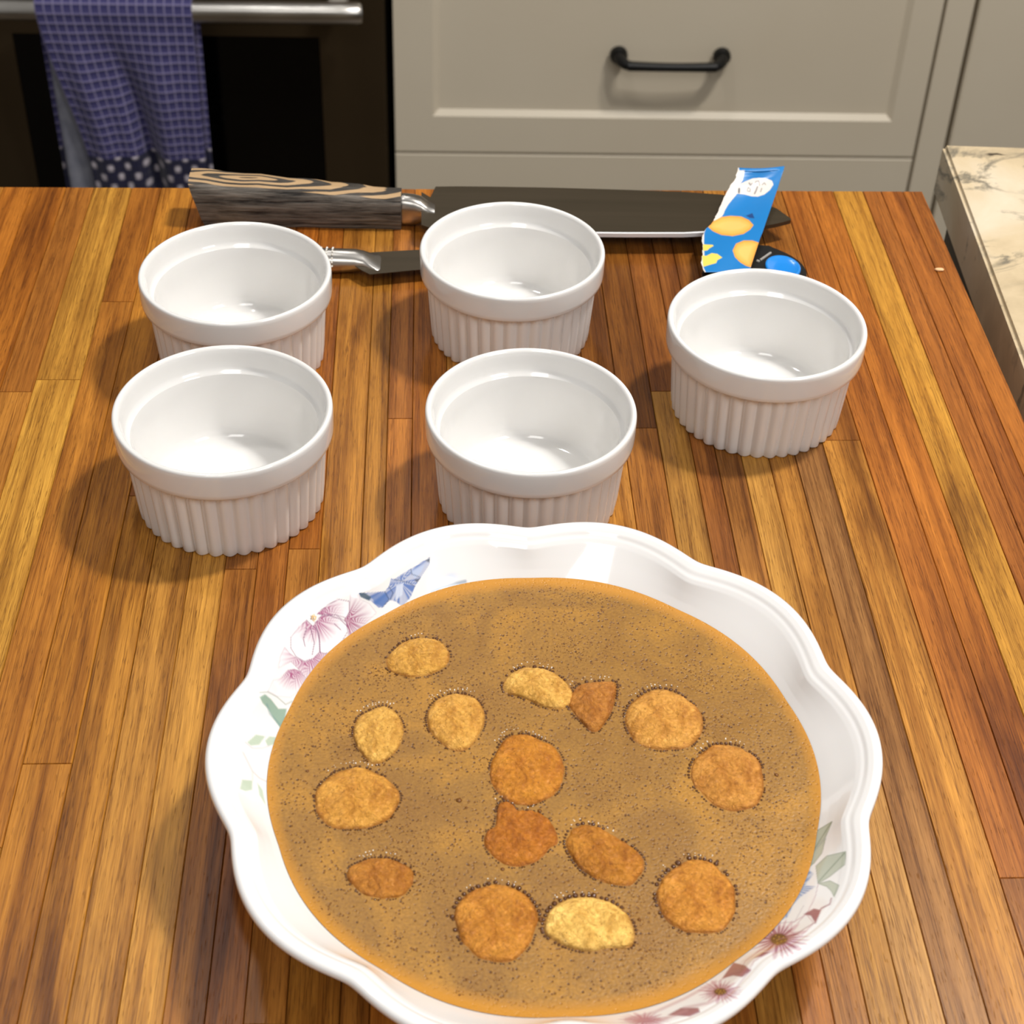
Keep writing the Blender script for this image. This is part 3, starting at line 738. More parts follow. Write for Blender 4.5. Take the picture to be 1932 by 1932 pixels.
# --- liquid
LZ = 0.0303
V = []; Fc = []; NR, NA = 46, 480
def liq_r(t): return 0.1006 * (1 + 0.012 * (scal(t) - 0.7))
for j in range(NR + 1):
    f = (j / NR) ** 0.8
    for k in range(NA):
        t = 2 * math.pi * k / NA; r = liq_r(t) * f
        z = 0.0006 * math.exp(-((1 - f) / 0.02) ** 2)
        V.append((r * math.cos(t) * 0.990, r * math.sin(t) * 1.022, z + (0.00018 * noise.noise(Vector((r * math.cos(t) * 60, r * math.sin(t) * 60, 3))) if j < NR else 0)))
for j in range(1, NR):
    for k in range(NA): a = j * NA + k; b = j * NA + (k + 1) % NA; Fc.append((a, a + NA, b + NA, b))
cv = len(V); V.append((0, 0, 0))
for k in range(NA): Fc.append((cv, NA + k, NA + (k + 1) % NA))
liq = mesh_obj('brown_liquid', V, Fc, LIQ, loc=(PC.x, PC.y, LZ))
bb = bmesh.new(); bb.from_mesh(liq.data); bmesh.ops.delete(bb, geom=[v for v in bb.verts if not v.link_faces], context='VERTS'); bmesh.ops.recalc_face_normals(bb, faces=bb.faces[:])
if sum(f.normal.z for f in bb.faces) < 0: bmesh.ops.reverse_faces(bb, faces=bb.faces[:])
bb.to_mesh(liq.data); bb.free()
tag(liq, 'frothy caramel brown liquid filling the scalloped bowl', 'liquid', kind='stuff')

# ================================================================== biscuits
def E(cx, cy, a, b, ang, n=40, p=2.0, wob=0.03, seed=0):
    r_ = random.Random(seed); ph = [r_.uniform(0, 6.28) for _ in range(4)]; P = []
    for k in range(n):
        t = 2 * math.pi * k / n; c, s = math.cos(t), math.sin(t)
        q = (abs(c) ** p + abs(s) ** p) ** (-1 / p) * (1 + wob * math.sin(2 * t + ph[0]) * .5 + wob * math.sin(3 * t + ph[1]) + wob * .6 * math.sin(5 * t + ph[2]) + wob * .3 * math.sin(9 * t + ph[3]))
        x, y = a * c * q, b * s * q; ca, sa = math.cos(ang), math.sin(ang)
        P.append((cx + ca * x - sa * y, cy + sa * x + ca * y))
    return P
ck = [  # outline in photo pixels, height above liquid (mm), colour, doming power, label
 (E(790, 1238, 59, 36, -0.18, seed=1), 2.6, (206, 148, 66), 2.6, 'golden oval biscuit floating nearest to the printed pink flower'),
 ([(700, 1338), (722, 1330), (742, 1338), (756, 1356), (761, 1382), (752, 1408), (735, 1425), (712, 1438), (695, 1432), (680, 1415), (670, 1395), (668, 1375), (676, 1352)], 2.4, (216, 160, 78), 3.0, 'pale biscuit with sunken left side above the big oval biscuit'),
 ([(825, 1318), (850, 1308), (878, 1308), (900, 1318), (914, 1345), (910, 1372), (896, 1396), (876, 1412), (850, 1410), (826, 1392), (810, 1372), (808, 1342)], 2.8, (214, 154, 72), 2.8, 'crinkled round golden biscuit right of the pale sunken one'),
 (E(672, 1505, 78, 58, -0.08, seed=4), 2.8, (206, 142, 60), 2.4, 'big oval golden biscuit near the left wall of the bowl'),
 ([(950, 1290), (962, 1270), (990, 1258), (1025, 1260), (1052, 1272), (1072, 1290), (1082, 1312), (1072, 1330), (1050, 1335), (1020, 1328), (985, 1312), (958, 1306)], 3.4, (220, 164, 82), 2.4, 'pale pointed biscuit tilted up, touching the small broken piece'),
 ([(1095, 1290), (1130, 1284), (1158, 1284), (1163, 1296), (1157, 1330), (1145, 1355), (1128, 1376), (1112, 1374), (1092, 1352), (1074, 1330), (1078, 1308)], 3.0, (178, 112, 44), 2.6, 'small broken triangular biscuit piece beside the pale pointed biscuit'),
 (E(1253, 1357, 72, 57, 0.18, seed=7), 3.2, (208, 144, 66), 2.4, 'plump golden biscuit at upper right of the bowl'),
 (E(1375, 1464, 70, 60, 0.5, seed=8), 3.0, (196, 130, 56), 2.8, 'round tan biscuit nearest to the right wall of the bowl'),
 (E(994, 1450, 68, 65, 0.4, p=2.2, seed=9), 2.4, (194, 122, 38), 3.4, 'round orange brown biscuit in the middle of the bowl'),
 ([(938, 1530), (944, 1512), (962, 1512), (976, 1526), (1000, 1528), (1022, 1534), (1042, 1552), (1054, 1585), (1036, 1598), (1018, 1618), (990, 1630), (958, 1630), (930, 1612), (914, 1588), (918, 1568), (934, 1556)], 2.8, (180, 106, 30), 2.6, 'soggy dark broken biscuit below the round orange brown one'),
 (E(1141, 1612, 78, 43, 0.55, p=2.4, seed=11), 3.0, (184, 116, 38), 2.6, 'oblong dark brown biscuit slanting beside the soggy broken one'),
 (E(719, 1654, 62, 38, 0.12, seed=12), 2.4, (178, 112, 40), 2.4, 'small dark oval biscuit alone at lower left of the bowl'),
 (E(937, 1738, 76, 74, 0.3, seed=13), 2.6, (196, 126, 46), 5.0, 'large round dark orange biscuit lying left of the palest one'),
 ([(1028, 1740), (1040, 1714), (1066, 1696), (1100, 1690), (1140, 1696), (1172, 1712), (1192, 1738), (1197, 1765), (1186, 1785), (1150, 1786), (1118, 1792), (1080, 1786), (1048, 1772), (1030, 1758)], 3.4, (238, 188, 104), 3.4, 'palest biscuit with straight broken lower edge at the front'),
 (E(1316, 1691, 75, 68, 0.3, seed=15), 2.6, (200, 130, 50), 5.0, 'large round brown biscuit at the lower right of the bowl'),
]
cookies = []
def resample(P, n):
    P = [Vector(p) for p in P]; Q = []
    m = len(P)
    # smooth closed Catmull-Rom, then even spacing
    D = []
    for i in range(m):
        a, b, c, d = P[i - 1], P[i], P[(i + 1) % m], P[(i + 2) % m]
        for k in range(8):
            t = k / 8
            D.append(0.5 * ((2 * b) + (c - a) * t + (2 * a - 5 * b + 4 * c - d) * t * t + (-a + 3 * b - 3 * c + d) * t ** 3))
    L = [0]
    for i in range(len(D)): L.append(L[-1] + (D[(i + 1) % len(D)] - D[i]).length)
    j = 0
    for k in range(n):
        s = L[-1] * k / n
        while L[j + 1] < s: j += 1
        f = (s - L[j]) / (L[j + 1] - L[j] + 1e-12); Q.append(D[j].lerp(D[(j + 1) % len(D)], f))
    return Q
for i, (P, hmm, rgb, pw, lab) in enumerate(ck):
    Wp = [at(x, y, z=LZ + 0.0010) for x, y in P]
    c = sum(Wp, Vector()) / len(Wp); Q = resample([(v.x - c.x, v.y - c.y) for v in Wp], 120)
    V = []; ed = []; fr = [1.0, 1.0, 1.01, 1.0, 0.985, 0.955, 0.92, 0.88, 0.84, 0.80, 0.75, 0.70, 0.65, 0.60, 0.55, 0.50, 0.45, 0.40, 0.35, 0.30, 0.25, 0.20, 0.14, 0.07]
    for j, f in enumerate(fr):
        for q in Q:
            p = Vector((q.x * f, q.y * f, 0))
            if j == 0: z = -0.005
            elif j == 1: z = -0.0012
            elif j == 2: z = 0.0
            else: z = hmm / 1000 * (1 - f ** pw) ** 0.62
            nn = noise.noise(Vector((p.x * 160 + i * 9, p.y * 160, i))) * 0.0006 + (abs(noise.noise(Vector((p.x * 330 + i * 9, p.y * 330, i)))) - 0.25) * 0.0011 + noise.noise(Vector((p.x * 900, p.y * 900, i))) * 0.00025
            if j > 3: z += nn
            if 2 <= j: p *= 1 + 0.018 * noise.noise(Vector((q.x * 300, q.y * 300, i * 3 + 1)))
            V.append((p.x, p.y, z)); ed.append(0.75 if j < 4 else (0.45 if j == 4 else 0.18 if j == 5 else 0.0))
    n = 120; Fc = []
    for j in range(len(fr) - 1):
        for k in range(n): a = j * n + k; b = j * n + (k + 1) % n; Fc.append((a, b, b + n, a + n))
    V.append((0, 0, V[-1][2])); ed.append(0); t0 = (len(fr) - 1) * n
    for k in range(n): Fc.append((t0 + k, t0 + (k + 1) % n, len(V) - 1))
    Fc.append(tuple(range(n - 1, -1, -1)))
    o = mesh_obj('biscuit', V, Fc, COOKIE, loc=(c.x, c.y, LZ))
    o.color = tuple(v * g for v, g in zip(lin(rgb), (0.96, 0.97, 0.86, 1)))
    ea = o.data.attributes.new('edge', 'FLOAT', 'POINT'); ea.data.foreach_set('value', ed)
    tag(o, lab, 'biscuit', 'biscuits floating in the brown liquid')
    cookies.append((c, Q))

# --- bubbles of the froth (parts of the liquid)
ICO = bmesh.new(); bmesh.ops.create_icosphere(ICO, subdivisions=1, radius=1); iv = [v.co.copy() for v in ICO.verts]; ifc = [tuple(v.index for v in f.verts) for f in ICO.faces]; ICO.free()
ICO = bmesh.new(); bmesh.ops.create_icosphere(ICO, subdivisions=2, radius=1); iv2 = [v.co.copy() for v in ICO.verts]; ifc2 = [tuple(v.index for v in f.verts) for f in ICO.faces]; ICO.free()
def beads(name, pts, mat, big=False, zs=0.55):
    V = []; Fc = []; I, J = (iv2, ifc2) if big else (iv, ifc)
    for (x, y, z, r) in pts:
        n0 = len(V); V += [(x + v.x * r, y + v.y * r, z + v.z * r * zs) for v in I]; Fc += [tuple(k + n0 for k in f) for f in J]
    o = mesh_obj(name, V, Fc, mat, liq); o['kind'] = 'stuff'; return o
rb = random.Random(11)
def in_cookie(x, y, m=0.0):
    for (c, Q) in cookies:
        dx, dy = x + PC.x - c.x, y + PC.y - c.y
        if dx * dx + dy * dy > 0.02 ** 2: continue
        n = len(Q); s = False
        for i in range(0, n, 3):
            a, b = Q[i] * (1 + m), Q[(i + 3) % n] * (1 + m)
            if (a.y > dy) != (b.y > dy) and dx < (b.x - a.x) * (dy - a.y) / (b.y - a.y) + a.x: s = not s
        if s: return True
    return False
ring_ = []; glint = []
for ci, (c, Q) in enumerate(cookies):
    per = [0.0]
    for k in range(120): per.append(per[-1] + (Q[(k + 1) % 120] - Q[k]).length)
    s_ = 0.0; big = ci in (12, 13, 14); mid = ci in (0, 4, 5, 6, 7, 10)
    while s_ < per[-1]:
        k = max(q for q in range(120) if per[q] <= s_); q = Q[k].lerp(Q[(k + 1) % 120], (s_ - per[k]) / (per[k + 1] - per[k] + 1e-9))
        nrm = q.normalized(); back = (math.sin(math.atan2(nrm.y, nrm.x) - 0.35) + 1) / 2
        r = rb.uniform(0.00030, 0.00048) + 1.2 * back * (rb.uniform(0.00025, 0.00058) if big else rb.uniform(0.00015, 0.00036) if mid else rb.uniform(0, 0.0002))
        if rb.random() < 0.5 + 0.4 * back:
            d = r * 0.75 + 0.0003
            ring_.append((c.x - PC.x + q.x + nrm.x * d, c.y - PC.y + q.y + nrm.y * d, 0.0, r))
            if rb.random() < 0.35 * back: 
                d2 = d + r * rb.uniform(1.3, 2.2); r2 = r * rb.uniform(0.35, 0.7); ring_.append((c.x - PC.x + q.x + nrm.x * d2, c.y - PC.y + q.y + nrm.y * d2, 0.0, r2))
        s_ += r * rb.uniform(1.9, 2.6)
        if back > 0.72 and abs(nrm.x + 0.15) < 0.55:
            for _ in range(2):
                if rb.random() < 0.6:
                    d = rb.uniform(0.0016, 0.0036); r3 = rb.uniform(0.00018, 0.00034)
                    glint.append((c.x - PC.x + q.x + nrm.x * d, c.y - PC.y + q.y + nrm.y * d, 0.0001, r3))
beads('biscuit_edge_bubbles', ring_, BUBBLE, True, 0.7)
beads('foam_glints', glint, FOAM, False, 0.8)
pts = []
while len(pts) < 6000:
    a = rb.uniform(0, 6.283); r = 0.0985 * math.sqrt(rb.random()); x, y = r * math.cos(a), r * math.sin(a)
    if noise.noise(Vector((x * 40, y * 40, 5))) + 0.35 < rb.random() * 0.9: continue
    if in_cookie(x, y, 0.05): continue
    pts.append((x, y, -0.00003, min(0.0011, rb.lognormvariate(-8.55, 0.30))))
for (a, b, r) in ((1465, 1462, .0013), (1355, 1548, .0009), (866, 1510, .0017), (880, 1524, .0009), (580, 1455, .0010), (1016, 1188, .0008), (1362, 1352, .0008), (1018, 1530, .0013), (1052, 1555, .0008),
                  (948, 1640, .0012), (1213, 1652, .0009), (1206, 1735, .0010), (1021, 1735, .0018), (1022, 1756, .0009), (688, 1575, .0007), (768, 1607, .0008), (830, 1433, .0007)):
    q = at(a, b, z=LZ); pts.append((q.x - PC.x, q.y - PC.y, 0, r * 0.75))
beads('froth_pores', pts, plain('froth_pore', (118, 72, 20), 0.35), False, 0.3)

# ================================================================== chef knife
def solidpoly(name, top, z0, z1, mat, parent, bev=0.0):
    bm = bmesh.new(); a = [bm.verts.new((x, y, z1)) for x, y in top]; b = [bm.verts.new((x, y, z0)) for x, y in top]; n = len(top)
    bm.faces.new(a); bm.faces.new(b[::-1])
    for k in range(n): bm.faces.new((a[k], b[k], b[(k + 1) % n], a[(k + 1) % n]))
    if bev: bmesh.ops.bevel(bm, geom=[e for e in bm.edges if abs(e.verts[0].co.z - e.verts[1].co.z) < 1e-6 and e.verts[0].co.z > (z0 + z1) / 2], offset=bev, segments=3, affect='EDGES')
    return bm_obj(name, bm, mat, parent, True, angle=35)
def burnt():
    m = NT('charred_grain_wood'); P = m.p
    mp = m.coord((9.5, 62, 0)); mp.inputs['Location'].default_value = (-0.24, -0.62, 0)
    wv = m.n('ShaderNodeTexWave', Scale=1.6, Distortion=1.6, Detail=2.0, _wave_type='RINGS', _rings_direction='SPHERICAL')
    wv.inputs['Detail Scale'].default_value = 1.6
    m.l(mp, 0, wv, 'Vector')
    r = m.ramp([(0.38, lin((34, 27, 20))), (0.58, lin((206, 168, 120)))]); m.l(wv, 0, r, 0)
    mp2 = m.coord((30, 420, 420)); n2 = m.n('ShaderNodeTexNoise', Scale=1.0, Detail=6.0, Roughness=0.65); m.l(mp2, 0, n2, 'Vector')
    r2 = m.ramp([(0.36, lin((16, 15, 14))), (0.64, lin((128, 120, 110)))]); m.l(n2, 0, r2, 0)
    ge = m.n('ShaderNodeNewGeometry'); sx = m.n('ShaderNodeSeparateXYZ'); m.l(ge, 'Normal', sx, 0)
    rn = m.ramp([(0.75, (0, 0, 0, 1)), (0.85, (1, 1, 1, 1))]); m.l(sx, 2, rn, 0)
    fine = m.mix(0.25, r.outputs[0], r2.outputs[0], 'MIX')
    c = m.mix(rn.outputs[0], r2.outputs[0], fine.outputs[2]); m.l(c, 2, P, 'Base Color')
    P.inputs['Roughness'].default_value = 0.6; m.bump(n2.outputs[0], 0.0015, 0.8)
    return m.m
KX, KY = -0.1794, 0.8176
kn = empty('chef_knife', (KX, KY, 0), 0.03)
tag(kn, 'large kitchen knife with charred wooden handle lying at the far edge', 'knife')
# handle: sections along its length (x, front y, back y at top, height)
secs = []
for k in range(15):
    f = k / 14
    h_ = lerp(0.0270, 0.0200, f) + 0.0004 * math.sin(k * 1.9); d_ = lerp(0.0195, 0.0135, f)
    secs.append((lerp(0.0, 0.1110, f), h_, d_))
bm = bmesh.new(); R_ = []
for (x, h_, d_) in secs:
    lean = -0.007 * (1 - x / 0.03) if x < 0.03 else 0
    pf = [(0.0010, 0.0), (-0.0006, h_ * 0.18), (-0.0010, h_ * 0.5), (-0.0008, h_ * 0.82), (0.0006, h_ * 0.965), (0.0022, h_), (d_ * 0.5, h_ + 0.0006), (d_ - 0.0018, h_), (d_, h_ * 0.93), (d_ + 0.0006, h_ * 0.5), (d_ - 0.001, 0.0)]
    R_.append([bm.verts.new((x + lean * zz / 0.027, yy + noise.noise(Vector((x * 60, zz * 90, yy * 50))) * 0.0008, zz)) for yy, zz in pf])
for a, b in zip(R_, R_[1:]):
    for k in range(len(a)): bm.faces.new((a[k], a[(k + 1) % len(a)], b[(k + 1) % len(a)], b[k]))
bm.faces.new(R_[0]); bm.faces.new(R_[-1][::-1])
hd = bm_obj('handle', bm, burnt(), kn, True, angle=38); hd['label'] = 'charred wooden handle with pale ring grain on top'
bm = bmesh.new(); R_ = []
for (x, h_, y0, y1) in ((0.1105, 0.0185, 0.0012, 0.0128), (0.1125, 0.0187, 0.0008, 0.0130), (0.1180, 0.0182, 0.0006, 0.0130), (0.1220, 0.0170, 0.0002, 0.0130), (0.1250, 0.0150, -0.001, 0.0120), (0.1275, 0.0140, -0.002, 0.010), (0.1300, 0.0135, -0.003, 0.008)):
    zb = 0.001 if x < 0.12 else lerp(0.001, 0.0105, (x - 0.12) / 0.01); n = 20; row = []
    for k in range(n):
        t = 2 * math.pi * k / n; c_, s_ = math.cos(t), math.sin(t); q = (abs(c_) ** 3 + abs(s_) ** 3) ** (-1 / 3)
        row.append(bm.verts.new((x, (y0 + y1) / 2 + (y1 - y0) / 2 * c_ * q, (h_ + zb) / 2 + (h_ - zb) / 2 * s_ * q)))
    R_.append(row)
for a, b in zip(R_, R_[1:]):
    for k in range(len(a)): bm.faces.new((a[k], a[(k + 1) % len(a)], b[(k + 1) % len(a)], b[k]))
bm.faces.new(R_[0]); bm.faces.new(R_[-1][::-1])
bo = bm_obj('bolster', bm, STEEL, kn, True, angle=60); bo['label'] = 'polished steel bolster'
# blade outline in photo pixels -> board height; tip rests a little lower
def kl(px_, py_, z):
    v = at(px_, py_, z=z) - Vector((KX, KY, 0)); ca, sa = math.cos(-0.03), math.sin(-0.03)
    return (v.x * ca - v.y * sa, v.x * sa + v.y * ca)
ZB = 0.0128
far = [kl(*q, ZB) for q in ((795, 362), (812, 372), (822, 352), (860, 351.5), (920, 352), (1040, 354), (1180, 358), (1290, 362), (1360, 367), (1420, 377), (1465, 393), (1492, 412))]
near = [kl(*q, ZB) for q in ((795, 424), (812, 430), (822, 434), (860, 436), (920, 437), (1040, 438.5), (1180, 440), (1290, 440), (1350, 437), (1420, 430), (1465, 422), (1492, 415))]
bm = bmesh.new(); n = len(far)
T = [[bm.verts.new((x, y, ZB)) for x, y in far], [bm.verts.new((x, y, ZB)) for x, y in near],
     [bm.verts.new((x, y, ZB - 0.0024)) for x, y in near], [bm.verts.new((x, y, ZB - 0.0003)) for x, y in far]]
for k in range(n - 1):
    for a, b in ((0, 1), (1, 2), (2, 3), (3, 0)): bm.faces.new((T[a][k], T[a][k + 1], T[b][k + 1], T[b][k]))
bm.faces.new([T[a][0] for a in range(4)]); bm.faces.new([T[a][-1] for a in (3, 2, 1, 0)])
bld = bm_obj('blade', bm, BLADE, kn); bld['label'] = 'broad steel blade, its dim reflection put into the colour'
bm = bmesh.new()
sp_ = near[2:9]
a = [bm.verts.new((x, y - 0.0006, ZB + 0.0001)) for x, y in sp_]; b = [bm.verts.new((x, y - 0.0007, ZB - 0.0022)) for x, y in sp_]; c3 = [bm.verts.new((x, y + 0.0007, ZB + 0.0002)) for x, y in sp_]
for k in range(len(sp_) - 1): bm.faces.new((a[k], a[k + 1], b[k + 1], b[k])); bm.faces.new((c3[k], c3[k + 1], a[k + 1], a[k]))
so = bm_obj('spine', bm, SPINE, bld); so['label'] = 'spine with its highlight put into the colour'

# ================================================================== small steel knife
PK = Vector((-0.1000, 0.7760, 0)); pk = empty('paring_knife', PK, 0.03)
tag(pk, 'small all-steel knife with dotted grip between the two back ramekins', 'knife')
bm = bmesh.new(); R_ = []
for (x, yc, hw, zt, zb) in ((-0.078, 0, 0.004, 0.010, 0.003), (-0.076, 0, 0.0070, 0.0125, 0.001), (-0.060, 0, 0.0080, 0.0138, 0.0), (-0.030, 0, 0.0074, 0.0134, 0.0), (0.000, 0, 0.0072, 0.0132, 0.0004), (0.010, 0.0002, 0.0070, 0.0128, 0.0012),
                             (0.0145, 0.0, 0.0068, 0.0118, 0.0028), (0.0180, -0.0012, 0.0076, 0.0102, 0.0048), (0.0215, -0.0022, 0.0086, 0.0088, 0.0062), (0.0240, -0.0030, 0.0096, 0.0080, 0.0066)):
    n = 22; R_.append([bm.verts.new((x, yc + hw * math.cos(2 * math.pi * k / n), (zt + zb) / 2 + (zt - zb) / 2 * math.sin(2 * math.pi * k / n))) for k in range(n)])
for a, b in zip(R_, R_[1:]):
    for k in range(len(a)): bm.faces.new((a[k], a[(k + 1) % len(a)], b[(k + 1) % len(a)], b[k]))
bm.faces.new(R_[0]); bm.faces.new(R_[-1][::-1])
gp = bm_obj('handle', bm, STEEL, pk, True, angle=60)
V = []; Fc = []
for gx in range(7):
    for gt in range(9):
        t = math.radians(28 + gt * 18 + (9 if gx % 2 else 0)); x = -0.0022 - gx * 0.0032
        cx_, cz = 0.0073 * math.cos(t), 0.0066 + 0.0068 * math.sin(t); n0 = len(V)
        V += [(x + v.x * 0.0006, cx_ + v.y * 0.0008, cz + v.z * 0.0006) for v in iv]; Fc += [tuple(k + n0 for k in f) for f in ifc]
o = mesh_obj('grip_dots', V, Fc, plain('white_grip_dot', (235, 230, 220), 0.4), gp); o['kind'] = 'stuff'
def pl(px_, py_, z):
    v = at(px_, py_, z=z) - PK; ca, sa = math.cos(-0.03), math.sin(-0.03); return (v.x * ca - v.y * sa, v.x * sa + v.y * ca)
ZP = 0.0080
far = [pl(*q, ZP) for q in ((668, 470), (682, 476), (700, 476), (792, 471), (900, 470), (960, 474), (1010, 484))]
near = [pl(*q, ZP) for q in ((668, 500), (682, 509), (698, 517), (792, 508), (900, 500), (960, 495), (1010, 486))]
bm = bmesh.new(); n = len(far)
T = [[bm.verts.new((x, y, ZP)) for x, y in far], [bm.verts.new((x, y, ZP - 0.0002)) for x, y in near], [bm.verts.new((x, y, ZP - 0.0005)) for x, y in near], [bm.verts.new((x, y, ZP - 0.0016)) for x, y in far]]
for k in range(n - 1):
    for a, b in ((0, 1), (1, 2), (2, 3), (3, 0)): bm.faces.new((T[a][k], T[a][k + 1], T[b][k + 1], T[b][k]))
bm.faces.new([T[a][0] for a in range(4)]); bm.faces.new([T[a][-1] for a in (3, 2, 1, 0)])
bm_obj('blade', bm, BLADE, pk)

# ================================================================== black tool and blue wrapper
tl = empty('plastic_tool', at(1430, 515, z=0), 0)
tag(tl, 'black plastic tool handle with blue oval inset under the torn wrapper', 'tool')
T0 = tl.location.copy()
out = [(at(x, y, z=0.011) - T0) for x, y in ((1330, 500), (1380, 470), (1432, 458), (1456, 466), (1488, 480), (1510, 495), (1521, 512), (1520, 530), (1508, 548), (1470, 562), (1420, 566), (1370, 558), (1336, 545), (1326, 524))]
Q = resample([(v.x, v.y) for v in out], 60)
solidpoly('body', [(q.x, q.y) for q in Q], 0.0003, 0.0110, plain('black_plastic', (8, 8, 8), 0.4), tl, 0.0022)
ip = [(at(x, y, z=0.0112) - T0) for x, y in E(1477, 505, 34, 20, 0.22, n=40, wob=0)]
bm = bmesh.new(); n = len(ip)
c0 = sum(ip, Vector()) / n; R_ = []
for f, z in ((1.0, 0.0108), (1.0, 0.0121), (0.93, 0.0125), (0.84, 0.0121), (0.6, 0.0114), (0.3, 0.0112)):
    R_.append([bm.verts.new((c0.x + (v.x - c0.x) * f, c0.y + (v.y - c0.y) * f, z)) for v in ip])
for a, b in zip(R_, R_[1:]):
    for k in range(n): bm.faces.new((a[k], a[(k + 1) % n], b[(k + 1) % n], b[k]))
bm.faces.new(R_[-1])
io = bm_obj('inset', bm, plain('blue_plastic', (22, 132, 218), 0.25, 0, 0.5), tl, True); io['label'] = 'glossy blue oval inset'
bm = bmesh.new()
add_tube(bm, [(at(x, y, z=0.0112) - T0) for x, y in ((1434, 491), (1454, 477))], 0.0007, 8); add_tube(bm, [(at(x, y, z=0.0112) - T0) for x, y in ((1428, 492), (1433, 494))], 0.0008, 8)
mk = bm_obj('mark', bm, plain('grey_mark', (150, 146, 140), 0.5), tl); mk['label'] = 'raised grey line'

wr = None
rows_v = [(0.00, 1392, 317, 1480, 314), (0.03, 1390, 326, 1478, 323), (0.10, 1388, 337, 1474, 334), (0.18, 1378, 350, 1469, 350), (0.30, 1366, 372, 1461, 374), (0.42, 1356, 396, 1453, 397), (0.53, 1345, 419, 1445, 420),
          (0.62, 1328, 437, 1439, 438), (0.68, 1324, 450, 1434, 450), (0.76, 1326, 466, 1429, 466), (0.85, 1324, 486, 1423, 484), (0.93, 1323, 500, 1418, 500), (1.0, 1329, 514, 1414, 514)]
NV, NU = 210, 110
def z_wrap(v):  # lies on the tool at the near end, on the blade further on, lifts at the far end
    return 0.0134 + 0.0016 * math.sin(v * 3.1) + 0.0108 * max(0, (0.45 - v) / 0.45) ** 1.6
V = []; Fc = []
for j in range(NV + 1):
    v = j / NV; k = 0
    while rows_v[k + 1][0] < v and k < len(rows_v) - 2: k += 1
    a, b = rows_v[k], rows_v[k + 1]; f = (v - a[0]) / (b[0] - a[0])
    xl, yl, xr, yr = [lerp(a[q], b[q], f) for q in (1, 2, 3, 4)]
    xl += 1.6 * noise.noise(Vector((v * 26, 0, 0))) + 0.8 * noise.noise(Vector((v * 80, 3, 0)))
    for i in range(NU + 1):
        u = i / NU; z = z_wrap(v) + 0.0016 * (u - 0.5) ** 2 * 4 * (0.5 + v * 0.2) + 0.0006 * math.sin(u * 5 + v * 7)
        V.append(at(lerp(xl, xr, u), lerp(yl, yr, u) + (2.5 * math.sin(u * math.pi) if v < 0.02 else 0), z=z))
c = Vector((0.12, 0.81, 0.0)); 
for j in range(NV):
    for i in range(NU): a = j * (NU + 1) + i; Fc.append((a, a + 1, a + NU + 2, a + NU + 1))
wm = NT('printed_wrapper_film'); a_ = wm.n('ShaderNodeAttribute', _attribute_name='print'); wm.l(a_, 'Color', wm.p, 'Base Color'); wm.p.inputs['Roughness'].default_value = 0.38
wr = mesh_obj('torn_wrapper', [v - c for v in V], Fc, wm.m, loc=c)
tag(wr, 'torn blue printed wrapper strip with biscuit pictures lying across the knife tip', 'wrapper')
px = to_px(np.array([tuple(v) for v in V])); X, Yp = px[:, 0], px[:, 1]
Cc = np.tile(np.array(lin((10, 118, 188)))[None], (len(V), 1))
def Z3(pts): return [(1200 + x / 4.83, 260 + y / 4.83) for x, y in pts]
WHITE = (226, 216, 206)
put(soft(Z3([(900, 250), (935, 270), (940, 300), (990, 300), (980, 350), (970, 390), (950, 420), (990, 400), (1060, 372), (1120, 366), (1190, 374), (1240, 395), (1252, 430), (1220, 480), (1170, 520), (1110, 540), (1050, 536), (990, 520), (920, 512),
             (880, 560), (840, 610), (810, 660), (795, 700), (780, 720), (650, 820), (500, 700), (700, 300)]), 1.2), WHITE, 1)
put(soft(Z3([(560, 800), (640, 820), (620, 870), (618, 960), (622, 1080), (612, 1180), (640, 1240), (560, 1240)]), 1.2), WHITE, 1)
st = 0.5 + 0.5 * np.sin(X * 0.25 + Yp * 0.1)
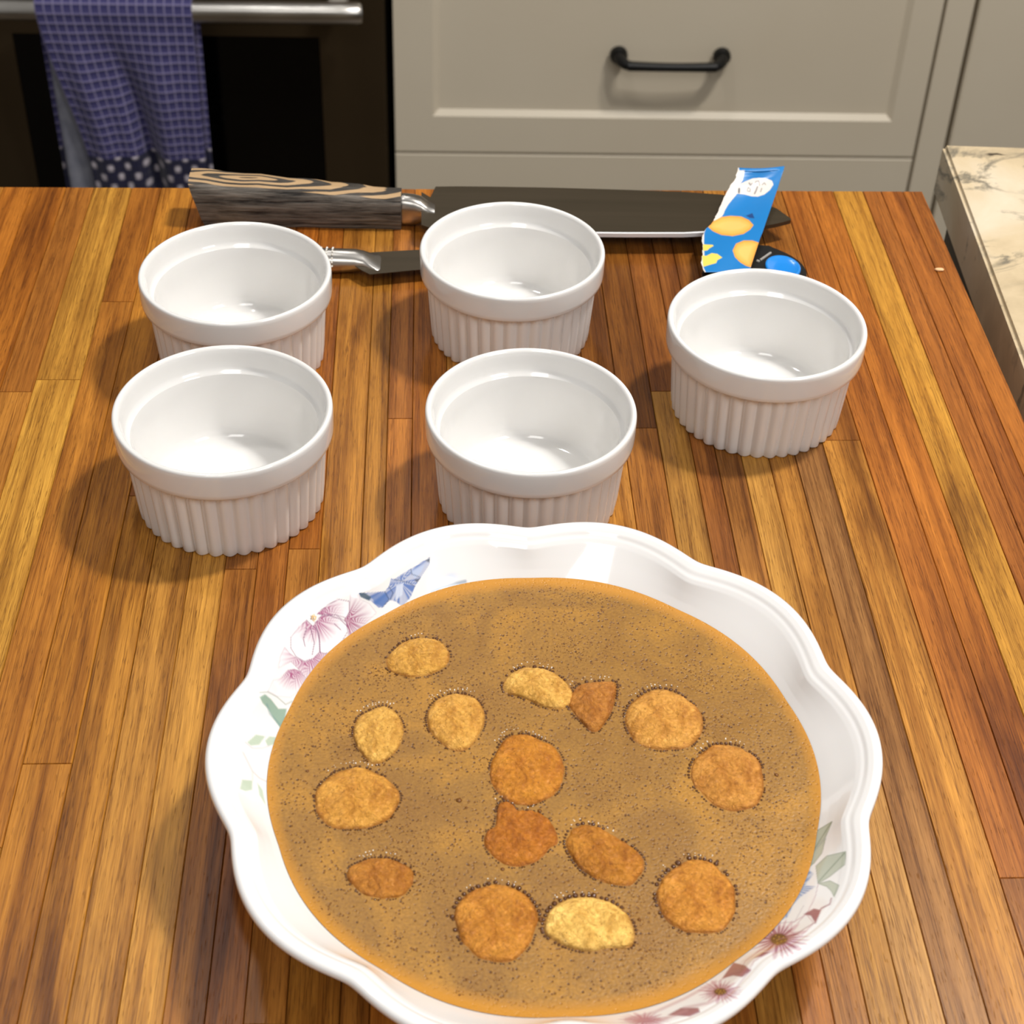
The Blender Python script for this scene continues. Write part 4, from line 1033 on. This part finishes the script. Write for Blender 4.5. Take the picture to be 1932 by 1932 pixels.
for poly in (Z3([(655, 815), (700, 765), (780, 725), (860, 715), (960, 722), (1030, 755), (1070, 800), (1040, 840), (980, 880), (880, 900), (780, 890), (700, 855)]), Z3([(1120, 960), (1060, 940), (980, 940), (910, 970), (880, 1030), (900, 1090), (950, 1140), (1000, 1170), (1045, 1185)])):
    put(soft(poly, 1.4), (232, 178, 84), 1); d = segd(list(poly) + [poly[0]]); put(inside(poly), (222, 146, 50), np.clip(0.9 - d / 6, 0, 0.8))
    put(inside(poly), (240, 196, 112), np.clip((d - 7) / 8, 0, 0.6))
for poly in (Z3([(610, 975), (700, 980), (705, 990), (670, 1010), (650, 1030), (610, 1035)]), Z3([(600, 1075), (640, 1080), (690, 1055), (740, 1062), (785, 1095), (740, 1120), (730, 1145), (660, 1165), (612, 1180)])):
    put(soft(poly, 1.2), (232, 206, 92), 1)
put(soft(Z3([(1000, 715), (1060, 690), (1080, 738), (1040, 735)]), 1.5), (10, 50, 110), 0.9)
for pts, w_, a in (([(1030, 415), (1040, 435)], 1.3, .75), ([(1055, 418), (1045, 432)], 1.1, .7), ([(1012, 478), (1022, 455), (1040, 470), (1036, 492), (1012, 488)], 1.0, .7),
                   ([(1085, 410), (1095, 398), (1120, 395), (1125, 415)], 1.1, .7), ([(1112, 400), (1125, 435)], 1.0, .6), ([(1105, 450), (1095, 480), (1080, 512)], 1.3, .75), ([(1150, 430), (1168, 412), (1180, 430)], 1.0, .6),
                   ([(1145, 465), (1135, 495)], 1.2, .6), ([(938, 468), (936, 500)], 1.8, 1.0)):
    line(Z3(pts), (60, 60, 70), w_, a)
# the unprinted torn edge of the far corner
al = wr.data.color_attributes.new('print', 'FLOAT_COLOR', 'POINT'); al.data.foreach_set('color', Cc.astype(np.float32).ravel())
md = wr.modifiers.new('film_thickness', 'SOLIDIFY'); md.thickness = 0.0003; md.offset = -1

# --- crumb
bm = bmesh.new(); bmesh.ops.create_icosphere(bm, subdivisions=2, radius=0.0014)
for v in bm.verts: v.co = Vector((v.co.x * 1.9, v.co.y * 0.9, v.co.z * 0.6)) * (1 + 0.3 * noise.noise(v.co * 1500))
cr_ = bm_obj('crumb', bm, plain('pale_crumb', (236, 190, 140), 0.8), loc=at(1782, 511, z=0) + Vector((-0.003, 0, 0.0008)))
tag(cr_, 'tiny pale crumb near the right edge of the butcher block', 'crumb')

# ------------------------------------------------------------------ lift everything so the floor is z = 0
for o in list(COL.objects):
    if o.parent is None: o.location.z += TABLE
